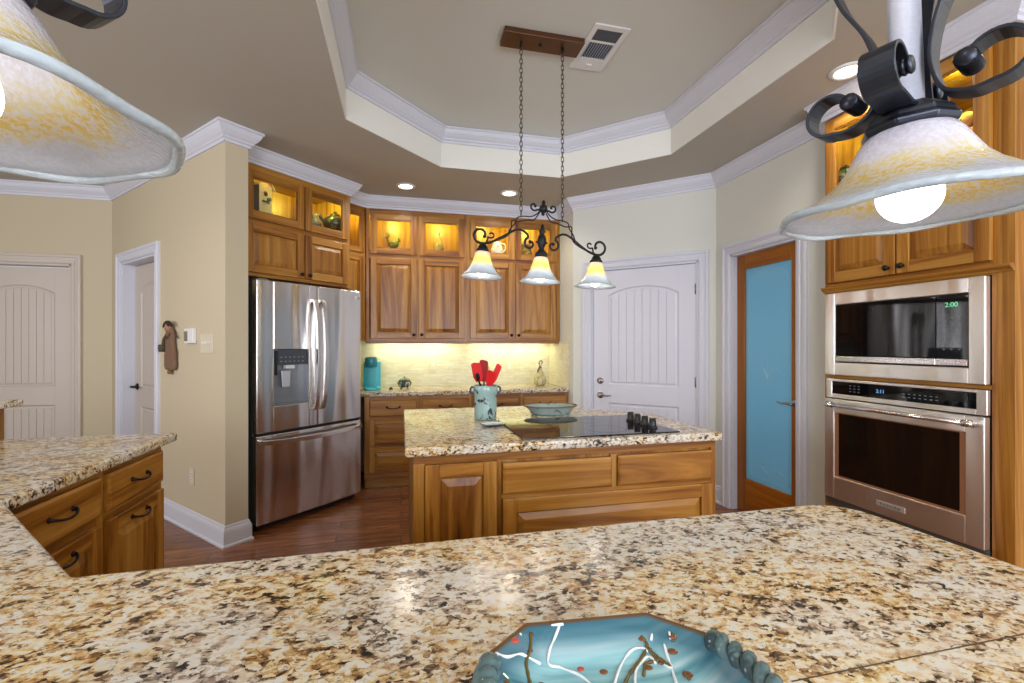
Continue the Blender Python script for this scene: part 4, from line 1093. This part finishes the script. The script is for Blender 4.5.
# crock with utensils on the island
CX, CY = .475, 2.635
k = thing('utensil_crock', 'pale blue-green pottery crock with dark drips, beside the cooktop', 'crock', (CX, CY, .8805))
prof = [(0, .001), (.060, .001), (.064, .006), (.065, .05), (.064, .115), (.066, .145), (.070, .152), (.070, .190), (.067, .196), (.062, .196), (.060, .188), (.058, .02), (0, .015)]
MB().lathe(prof, seg=36).build('body', POT, k)
m = MB()
for s in (-1, 1):
    m.tube(spline([(s * .064, 0, .150), (s * .084, 0, .155), (s * .088, 0, .170), (s * .082, 0, .184), (s * .064, 0, .185)], 4), .006, 8)
m.build('handle', simple('dark_blue_glaze', (40, 56, 70), .15), k)
RED = simple('red_silicone', (206, 16, 20), .5, Specular_IOR_Level=.25); DRED = simple('dark_red_silicone', (150, 12, 20), .5); YEL = simple('yellow_silicone', (232, 190, 60), .35)
def utensil(name, label, dx, lean, length, bw, bl, mat, twist=0, shape='spatula', dy=0):
    r = thing(name, label, 'kitchen utensil', (CX + dx, CY + dy, .8805 + .018))
    r.rotation_euler = (math.radians(-3), math.radians(lean), math.radians(twist))
    MB().tube([(0, 0, 0), (0, 0, length - bl)], .005, 10).build('handle', mat if shape != 'spoon' else BRONZE, r)
    if shape == 'spatula':
        pts = [(-bw * .30, length - bl - .01), (-bw / 2, length - bl + .02), (-bw / 2, length - .006), (-bw * .2, length), (bw * .42, length - .008), (bw / 2, length - .02), (bw / 2, length - bl + .02), (bw * .30, length - bl - .01)]
        MB().prism_y(pts, -.005, .005).build('blade', mat, r, .004)
    else:
        MB().ball((0, 0, length - bl / 2), bl / 2, scale=(bw / bl, .22, 1)).build('bowl', mat, r)
utensil('spatula', 'wide bright red spatula leaning left in the crock', .0, -10, .315, .060, .105, RED, 10)
utensil('spatula', 'dark red spatula standing tallest in the crock', -.005, -1, .325, .052, .12, DRED, -25, dy=.02)
utensil('spatula', 'broad red spatula right of centre in the crock', .0, 10, .266, .060, .082, RED, 20, dy=-.01)
utensil('spatula', 'narrow red scraper leaning far right in the crock', -.04, 24, .325, .036, .11, RED, 0, dy=.015)
utensil('spatula', 'yellow spatula behind the red ones in the crock', .01, 3, .290, .024, .09, YEL, 0, dy=.035)
utensil('spoon', 'dark spoon leaning far left in the crock', .024, -21, .27, .034, .05, BRONZE, 40, 'spoon', dy=.01)
# spoon rest
sr = thing('spoon_rest', 'small pale ceramic spoon rest with dark rim in front of the crock', 'spoon rest', (.468, 2.385, .8805), math.radians(12))
pts = [(-.055, -.035), (.045, -.045), (.068, -.02), (.062, .03), (.0, .050), (-.055, .045)]
m = MB()
rings = [(1, .014, 1), (.97, .016, 1), (.86, .010, 1), (.5, .007, 1), (.001, .006, 1)]
o_ = [[(p[0] * s_, p[1] * s_, z_) for p in pts] for s_, z_, _ in [(.6, .0005, 1), (.96, .008, 1), (1.0, .013, 1), (.96, .015, 1), (.85, .010, 1), (.4, .008, 1), (.001, .008, 1)]]
m.add([p for q in o_ for p in q], [(a * 6 + i, a * 6 + (i + 1) % 6, (a + 1) * 6 + (i + 1) % 6, (a + 1) * 6 + i) for a in range(6) for i in range(6)] + [tuple(range(6))[::-1]], 0)
for i in range(12, 30): m.mi[i] = m.mi[i]
for i in range(0, 18): m.mi[i] = 1
m.build('body', [glaze('pale_grey_glaze', (206, 214, 212), (150, 170, 172), 40, .6), simple('dark_rim_glaze', (60, 64, 66), .2)], sr, .002)
# oval baking dish
bd_ = thing('serving_dish', 'oval pale blue-grey pottery dish with brown rim behind the cooktop', 'dish', (.905, 2.735, .8805), math.radians(-4))
def oval(a, r, z): return 1
m = MB().lathe([(0, .001), (.118, .001), (.124, .006), (.142, .032), (.158, .044), (.167, .047), (.169, .050), (.160, .053), (.150, .049), (.134, .034), (.114, .010), (0, .009)], seg=48, fn=lambda a, r, z: (1 / math.sqrt(math.cos(a) ** 2 + (math.sin(a) / .62) ** 2)) * (1 + .012 * math.sin(10 * a)))
m.build('bowl', glaze('grey_blue_glaze', (140, 160, 158), (92, 108, 106), 30, .6), bd_)
m = MB().tube([(.166 * math.cos(a) / math.sqrt(math.cos(a) ** 2 + (math.sin(a) / .62) ** 2) * (1 + .012 * math.sin(10 * a)), .166 * math.sin(a) / math.sqrt(math.cos(a) ** 2 + (math.sin(a) / .62) ** 2) * (1 + .012 * math.sin(10 * a)), .0515) for a in [2 * PI * i / 60 for i in range(60)]], .0045, 8, closed=True)
m.build('rim', simple('brown_rim_glaze', (112, 92, 62), .2), bd_)

# coffee maker
cx_ = at(371.5, 4.68)
c = thing('coffee_maker', 'teal single-cup coffee maker beside the refrigerator', 'coffee maker', (cx_, 4.68, .8805), 0)
m = MB().prism([(-.075, -.01), (-.075, .12), (.085, .12), (.085, -.01)], .0, .270); m.build('tank', TEAL, c, .012)
MB().prism([(-.065, -.11), (-.045, -.14), (.06, -.14), (.09, -.11), (.09, -.012), (-.065, -.012)], .0, .032).build('drip_tray', TEAL, c, .008)
m = MB().lathe([(0, .215), (.048, .215), (.056, .228), (.056, .300), (.050, .312), (0, .314)], c=(.0, -.05, 0), seg=28); m.build('brew_head', simple('teal_dark', (26, 130, 146), .25), c)
MB().box(-.054, .054, -.055, .02, .228, .305).build('brew_housing', TEAL, c, .008)
MB().box(-.04, .04, -.015, -.0095, .04, .21).build('cup_recess', simple('teal_recess', (44, 176, 188), .35), c)
# sugar pot
x_ = at(404.5, 4.66); c = thing('lidded_pot', 'small round dark green lidded pot on the back counter', 'pot', (x_, 4.66, .8805))
DG = glaze('mottled_green_glaze', (62, 76, 66), (176, 186, 172), 38, .56)
b_ = MB().lathe([(0, .016), (.042, .016), (.058, .028), (.064, .046), (.063, .062), (.058, .072), (0, .072)], seg=28).build('body', DG, c)
m = MB()
for k_ in range(4): a = PI / 4 + k_ * PI / 2; m.ball((.045 * math.cos(a), .045 * math.sin(a), .012), .0125, seg=10, rings=6)
for s in (-1, 1): m.ball((s * .062, 0, .060), .008, seg=10, rings=6)
m.build('feet', DG, b_)
MB().lathe([(0, .072), (.060, .072), (.056, .084), (.042, .096), (.022, .104), (.007, .107), (.010, .114), (.007, .121), (0, .122)], seg=24).build('lid', DG, c)
x_ = at(391, 4.63); tag(MB().lathe([(0, 0), (.017, 0), (.019, .008), (.010, .016), (.006, .022), (0, .023)], seg=16).build('stopper', BLACK, None, loc=(x_, 4.63, .8805)), 'tiny black stopper between the coffee maker and the lidded pot', 'stopper')
# gourd vase
x_ = at(540, 4.70); c = thing('gourd_vase', 'pale ribbed gourd-shaped bottle with a bow at its neck, right end of back counter', 'vase', (x_, 4.70, .8805))
MB().lathe([(0, .001), (.044, .001), (.060, .022), (.066, .055), (.058, .095), (.036, .135), (.020, .170), (.014, .205), (.013, .222), (0, .222)], seg=48, fn=lambda a, r, z: 1 + .035 * math.cos(12 * a) * (r > .03)).build('body', glaze('cream_ribbed_glaze', (196, 188, 140), (150, 138, 96), 40, .58), c)
m = MB().tube(spline([(0, 0, .215), (-.012, 0, .235), (.0, 0, .258), (.018, 0, .262), (.026, 0, .244), (.014, 0, .228)], 5), .006, 8)
m.tube(spline([(-.012, -.012, .18), (-.03, -.016, .165), (-.028, -.02, .14)], 4), .007, 8).tube(spline([(.012, -.012, .185), (-.008, -.02, .20), (-.02, -.018, .178)], 4), .007, 8)
m.build('ribbon', simple('brown_ribbon', (112, 84, 50), .6), c)

# plates on walls
def plate(name, label, A, B, px, py, w_, h_, kind, cat='outlet', d=.0, group=None):
    t = hit(px, A, B); e = (Vector(B) - Vector(A)).normalized(); p = Vector(A) + e * t; nn = Vector((e.y, -e.x))
    z = zz(py, p.x, p.y); rz = math.atan2(e.y, e.x)
    r = thing(name, label, cat, (p.x + nn.x * (d + .0005), p.y + nn.y * (d + .0005), z), rz, group)
    MB().box(-w_ / 2, w_ / 2, -.006, 0, -h_ / 2, h_ / 2).build('cover_plate', PLATE if kind != 'white' else WHITEP, r, .002)
    if kind == 'outlet':
        for s in (-1, 1):
            o = MB().box(-.016, .016, -.009, -.006, s * .02 - .013, s * .02 + .013).build('socket', WHITEP, r, .002)
            MB().box(-.008, -.005, -.0095, -.009, s * .02 - .004, s * .02 + .006).box(.005, .008, -.0095, -.009, s * .02 - .004, s * .02 + .006).build('slot', BLACK, o)
    else:
        n_ = max(1, round(w_ / .055)); st = .046
        for i in range(n_):
            xx = (i - (n_ - 1) / 2) * st
            o = MB().box(xx - .006, xx + .006, -.007, -.006, -.013, .013).build('switch_slot', PLATE, r)
            MB().prism_y([(xx - .004, .0), (xx + .004, .0), (xx + .004, .012), (xx - .004, .012)], -.018, -.006).build('toggle', WHITEP, o, .001)
    return r
BA, BB = (-1.0, 4.968), (1.634, 4.968)
plate('outlet', 'ivory wall outlet on the backsplash above the lidded pot', BA, BB, 433, 366, .075, .118, 'outlet', group='backsplash outlets')
plate('outlet', 'ivory wall outlet on the backsplash right of the red utensils', BA, BB, 509, 366, .075, .118, 'outlet', group='backsplash outlets')
plate('light_switch', 'ivory switch plate on the short wall at the right end of the counter', (1.6235, BW), (1.6235, 4.25), 561, 354, .075, .118, 'switch', 'switch')
plate('light_switch', 'wide ivory switch plate on the partition wall beside the thermostat', PC, PA, 207.5, 343.5, .19, .130, 'switch', 'switch')
plate('outlet', 'ivory outlet low on the partition wall above the baseboard', PC, PA, 192.5, 476.5, .072, .118, 'outlet')
t = hit(192.5, PC, PA); e = (Vector(PA) - Vector(PC)).normalized(); p = Vector(PC) + e * t; nn = Vector((e.y, -e.x))
r = thing('thermostat', 'white boxy thermostat with grey display on the partition wall', 'thermostat', (p.x + nn.x * .001, p.y + nn.y * .001, zz(335.5, p.x, p.y)), RZP)
MB().box(-.072, .072, -.026, 0, -.055, .050).build('case', WHITEP, r, .004); MB().box(-.066, -.012, -.0275, -.026, -.040, .030).build('display', simple('lcd_grey', (120, 118, 100), .3), r)
# folk-art figure
t = hit(173.5, PC, PA); p = Vector(PC) + e * t
r = thing('wall_ornament', 'brown folk-art figure with dark hair and twig arms hung on the partition wall', 'wall ornament', (p.x + nn.x * .002, p.y + nn.y * .002, zz(374, p.x, p.y)), RZP)
m = MB().prism_y([(1.3 * a_, b_) for a_, b_ in [(-.055, .03), (-.068, .06), (-.062, .16), (-.050, .25), (-.052, .30), (-.035, .335), (.035, .335), (.055, .30), (.05, .25), (.065, .16), (.075, .06), (.06, .03)]], -.032, -.004)
m.build('gown', simple('dusty_brown_cloth', (122, 94, 74), .8, 0, .4, 60), r, .012)
MB().ball((.0, -.026, .345), .036, scale=(1, .8, 1.1)).build('head', simple('tan_wood', (150, 116, 84), .7), r)
m = MB()
for i in range(9):
    a = PI * i / 8; m.tube(spline([(0, -.035, .355), (.045 * math.cos(a), -.04, .365 + .02 * math.sin(a)), (.085 * math.cos(a), -.035, .350 + .045 * math.sin(a))], 4), [.012 - .0009 * j for j in range(9)], 6)
m.build('hair', simple('dark_brown_hair', (52, 30, 26), .8), r)
m = MB().tube(spline([(-.03, -.03, .29), (-.072, -.035, .25), (-.080, -.036, .20)], 4), .012, 8).tube(spline([(.04, -.02, .32), (.085, -.012, .30), (.12, -.01, .265)], 4), .004, 6).tube(spline([(-.03, -.02, .32), (-.08, -.012, .30), (-.10, -.01, .275)], 4), .004, 6)
m.tube([(-.05, -.04, .265), (0, -.045, .262), (.05, -.04, .30)], .004, 6); m.build('arms', simple('twig_brown', (88, 66, 50), .8), r)
MB().lathe([(0, 0), (.022, 0), (.028, .03), (.024, .055), (0, .05)], c=(-.078, -.042, .165), seg=14).build('basket', simple('mossy_brown', (76, 72, 50), .8), r)
MB().box(.068, .094, -.03, -.012, .12, .18).box(-.085, -.070, -.03, -.012, .11, .15).build('wooden_tag', simple('reddish_wood', (128, 86, 60), .7), r, .004)
MB().box(-.03, .012, -.03, -.008, .0, .03).build('shoes', simple('ochre_wood', (120, 96, 56), .7), r, .006)

# ---- ornaments behind the cabinet glass
SHZ = 2.2345
y_ = 4.74
x_ = at(393, y_); c = thing('rooster_figurine', 'small green and yellow rooster figurine in the first lit cabinet from the left', 'figurine', (x_, y_, SHZ))
GY = glaze('green_yellow_glaze', (74, 84, 34), (150, 126, 40), 30, .54)
m = MB().ball((.006, 0, .078), .052, scale=(1.1, .75, .85)).tube(spline([(-.02, 0, .08), (-.045, 0, .115), (-.05, 0, .15)], 5), [.03, .027, .024, .021, .019, .018, .017, .017, .016, .016, .015], 10).ball((-.052, 0, .155), .019)
m.tube(spline([(.035, 0, .095), (.060, 0, .115), (.062, 0, .135), (.050, 0, .145)], 5), [.016 - .0004 * i for i in range(16)], 8); m.lathe([(0, 0), (.03, 0), (.022, .018), (.015, .035), (0, .04)], c=(.005, 0, 0), seg=16)
m.build('body', GY, c)
c.scale = (.95, .95, .95)
MB().prism_y([(-.062, .168), (-.058, .195), (-.048, .180), (-.040, .197), (-.034, .176), (-.036, .168)], -.004, .004).prism_y([(-.068, .158), (-.086, .150), (-.068, .146)], -.005, .005).build('comb', simple('dark_green_glaze', (44, 56, 30), .3), c)
x_ = at(439, y_); c = thing('bottle_vase', 'slim pale speckled bottle vase in the second lit cabinet from the left', 'vase', (x_, y_, SHZ))
MB().lathe([(0, .001), (.035, .001), (.055, .03), (.060, .07), (.048, .115), (.026, .155), (.012, .19), (.009, .225), (.013, .235), (0, .236)], seg=28).build('body', glaze('speckled_cream_glaze', (176, 152, 86), (120, 100, 50), 45, .6), c)
c.scale = (.85, .85, .85)
MB().tube(spline([(0, 0, .23), (.004, 0, .25), (-.004, 0, .265)], 4), .005, 8).build('stopper', BRONZE, c)
x_ = at(497, y_); c = thing('spotted_pitcher', 'white spotted pitcher in the third lit cabinet, partly behind the lamp shade', 'pitcher', (x_, y_, SHZ))
MB().lathe([(0, .001), (.045, .001), (.062, .03), (.066, .07), (.052, .11), (.042, .13), (.048, .15), (.043, .15), (.036, .13), (0, .12)], seg=28).build('body', glaze('white_spotted_glaze', (226, 220, 206), (120, 60, 60), 42, .62), c)
MB().tube(spline([(.046, 0, .14), (.085, 0, .13), (.088, 0, .08), (.060, 0, .05)], 5), .007, 8).build('handle', WHITEP, c)
x_ = at(528, y_); c = thing('picture_plaque', 'small dark square plaque leaning in the fourth lit cabinet', 'plaque', (x_, y_ + .03, SHZ + .008)); c.rotation_euler = (math.radians(-10), math.radians(-8), 0)
steel_box_front(MB(), -.055, .055, .008, .150, -.040, .040, .025, .132, -.014, 0).build('frame', simple('dark_wood_frame', (74, 44, 24), .5), c, .003)
MB().box(-.040, .040, -.008, -.002, .025, .132).build('picture', glaze('faded_picture', (150, 110, 50), (84, 60, 34), 30, .5, .5), c)
# in the cabinet over the refrigerator (local frame along the 45 degree wall)
def fcab(u, d, z=2.2745): v_ = FW0 + fx * u + fy * d; return (v_.x, v_.y, z)
uL = hit(257, tuple(FW0 + fy * .15), tuple(w1 + fy * .15))
c = thing('birdhouse', 'tall weathered birdhouse with pitched roof in the left cabinet above the refrigerator', 'birdhouse', fcab(uL, .125), r45 + .30)
BH = simple('cream_weathered_wood', (206, 190, 140), .8, 0, .3, 40); BHS = simple('grey_siding', (104, 96, 86), .8, 0, .5, 90)
m = MB().prism_y([(-.055, 0), (.055, 0), (.055, .215), (0, .265), (-.055, .215)], -.055, .055, 0); m.box(-.0565, -.054, -.054, .054, .0, .21, 1); m.build('house', [BH, BHS], c, .002); c.scale = (1.13, 1.13, 1.13)
m = MB()
for s in (-1, 1): m.prism_y([(0, .278), (s * .075, .205), (s * .075, .197), (0, .268)], -.070, .070)
m.build('roof', simple('pale_roof', (196, 176, 120), .7), c, .001)
m = MB().lathe([(0, 0), (.017, 0), (.017, .0015), (0, .0015)], seg=18); m.v = [(p[0], -.0555 - p[2], p[1] + .16) for p in m.v]; m.build('entry_hole', simple('dark_hole', (60, 26, 16), .8), c)
m = MB().tube([(0, -.055, .110), (0, -.095, .110)], .0045, 8).ball((0, -.085, .120), .014, scale=(1.3, 1, .8)).box(-.03, .03, -.062, -.055, .10, .112); m.build('perch', simple('grey_green_perch', (96, 100, 84), .6), c)
uR = hit(334, tuple(FW0 + fy * .15), tuple(w1 + fy * .15))
c = thing('teapot', 'dark grey-green round teapot in the right cabinet above the refrigerator', 'teapot', fcab(uR, .135), r45); c.scale = (1.12, 1.12, 1.12); c.location.z += .012
TP = glaze('dark_teapot_glaze', (46, 44, 38), (78, 70, 54), 30, .55, .25)
MB().lathe([(0, .028), (.045, .028), (.085, .060), (.092, .095), (.078, .130), (.045, .148), (0, .148)], seg=30).build('body', TP, c)
MB().lathe([(0, .148), (.046, .148), (.036, .162), (.012, .170), (.014, .182), (0, .188)], seg=20).build('lid', TP, c)
MB().tube(spline([(-.07, 0, .075), (-.115, 0, .095), (-.145, 0, .135)], 5), [.020 - .001 * i for i in range(11)], 10).build('spout', TP, c)
MB().tube(spline([(.07, 0, .13), (.12, 0, .135), (.125, 0, .085), (.08, 0, .065)], 5), .008, 8).build('handle', TP, c)
MB().lathe([(0, 0), (.055, 0), (.055, .026), (.04, .028), (0, .028)], seg=24).build('stand', simple('pale_stand', (176, 160, 112), .5), c)
uJ = hit(314, tuple(FW0 + fy * .15), tuple(w1 + fy * .15))
c = thing('small_jug', 'lilac-grey small jug left of the dark teapot', 'jug', fcab(uJ - .005, .13), r45)
LJ = glaze('lilac_glaze', (112, 98, 112), (84, 74, 74), 30, .56, .3)
MB().lathe([(0, .001), (.04, .001), (.056, .03), (.058, .065), (.040, .10), (.026, .12), (.032, .145), (.027, .145), (.020, .12), (0, .11)], seg=26).build('body', LJ, c)
MB().tube(spline([(-.028, 0, .135), (-.062, 0, .13), (-.066, 0, .085), (-.05, 0, .06)], 5), .007, 8).build('handle', LJ, c)
# corner cabinet
v_ = CC0 + fx * .13 + fy * .16
c = thing('red_vase', 'orange-red slim vase inside the narrow lit corner cabinet', 'vase', (v_.x, v_.y, SHZ))
MB().lathe([(0, .001), (.035, .001), (.050, .05), (.045, .10), (.022, .15), (.020, .18), (.030, .20), (.024, .20), (.014, .17), (0, .15)], seg=26).build('body', glaze('red_orange_glaze', (196, 62, 24), (224, 120, 40), 20, .55), c)
# oven cabinet figurine (a bald-headed doll bust in cream and green) and small jar
def ocab(px, d=.14, z=2.191):
    r_ = ray(px); x = OVX + d; return (x, r_[1] / r_[0] * x, z)
c = thing('doll_figurine', 'small blonde doll figurine in cream and green inside the lit cabinet above the microwave', 'figurine', ocab(966), math.radians(-120))
MB().lathe([(0, .001), (.042, .001), (.048, .03), (.040, .07), (.030, .11), (.014, .135), (0, .14)], seg=22).build('dress', glaze('green_cream_cloth', (206, 190, 150), (110, 130, 80), 30, .55, .7), c)
SK = simple('doll_skin', (226, 176, 140), .5)
hd = MB().ball((0, 0, .165), .030, scale=(1, 1, 1.1)).ball((0, -.030, .160), .006).build('head', SK, c)
MB().ball((-.011, -.026, .170), .0035).ball((.011, -.026, .170), .0035).build('eyes', BLACK, hd)
MB().ball((0, -.0275, .148), .005, scale=(1.4, .5, .5)).build('mouth', simple('doll_lips', (180, 70, 64), .5), hd)
MB().ball((0, .006, .175), .032, scale=(1.02, 1, 1)).build('hair', simple('blonde_hair', (222, 196, 140), .6), hd)
for s in (-1, 1): MB().tube(spline([(s * .028, 0, .115), (s * .050, -.01, .085), (s * .030, -.035, .075)], 4), [.011 - .0005 * i for i in range(9)], 8).ball((s * .028, -.038, .075), .008, seg=10, rings=6).build('arm', SK, c)
c = thing('small_canister', 'small dark canister at the left of the lit cabinet above the microwave', 'canister', ocab(846, .10, 2.191), 0)
MB().lathe([(0, .001), (.035, .001), (.037, .12), (.033, .14), (0, .14)], seg=22).build('body', DG, c)
MB().lathe([(0, .14), (.034, .14), (.030, .155), (.008, .16), (.008, .17), (0, .172)], seg=18).build('lid', BRONZE, c)
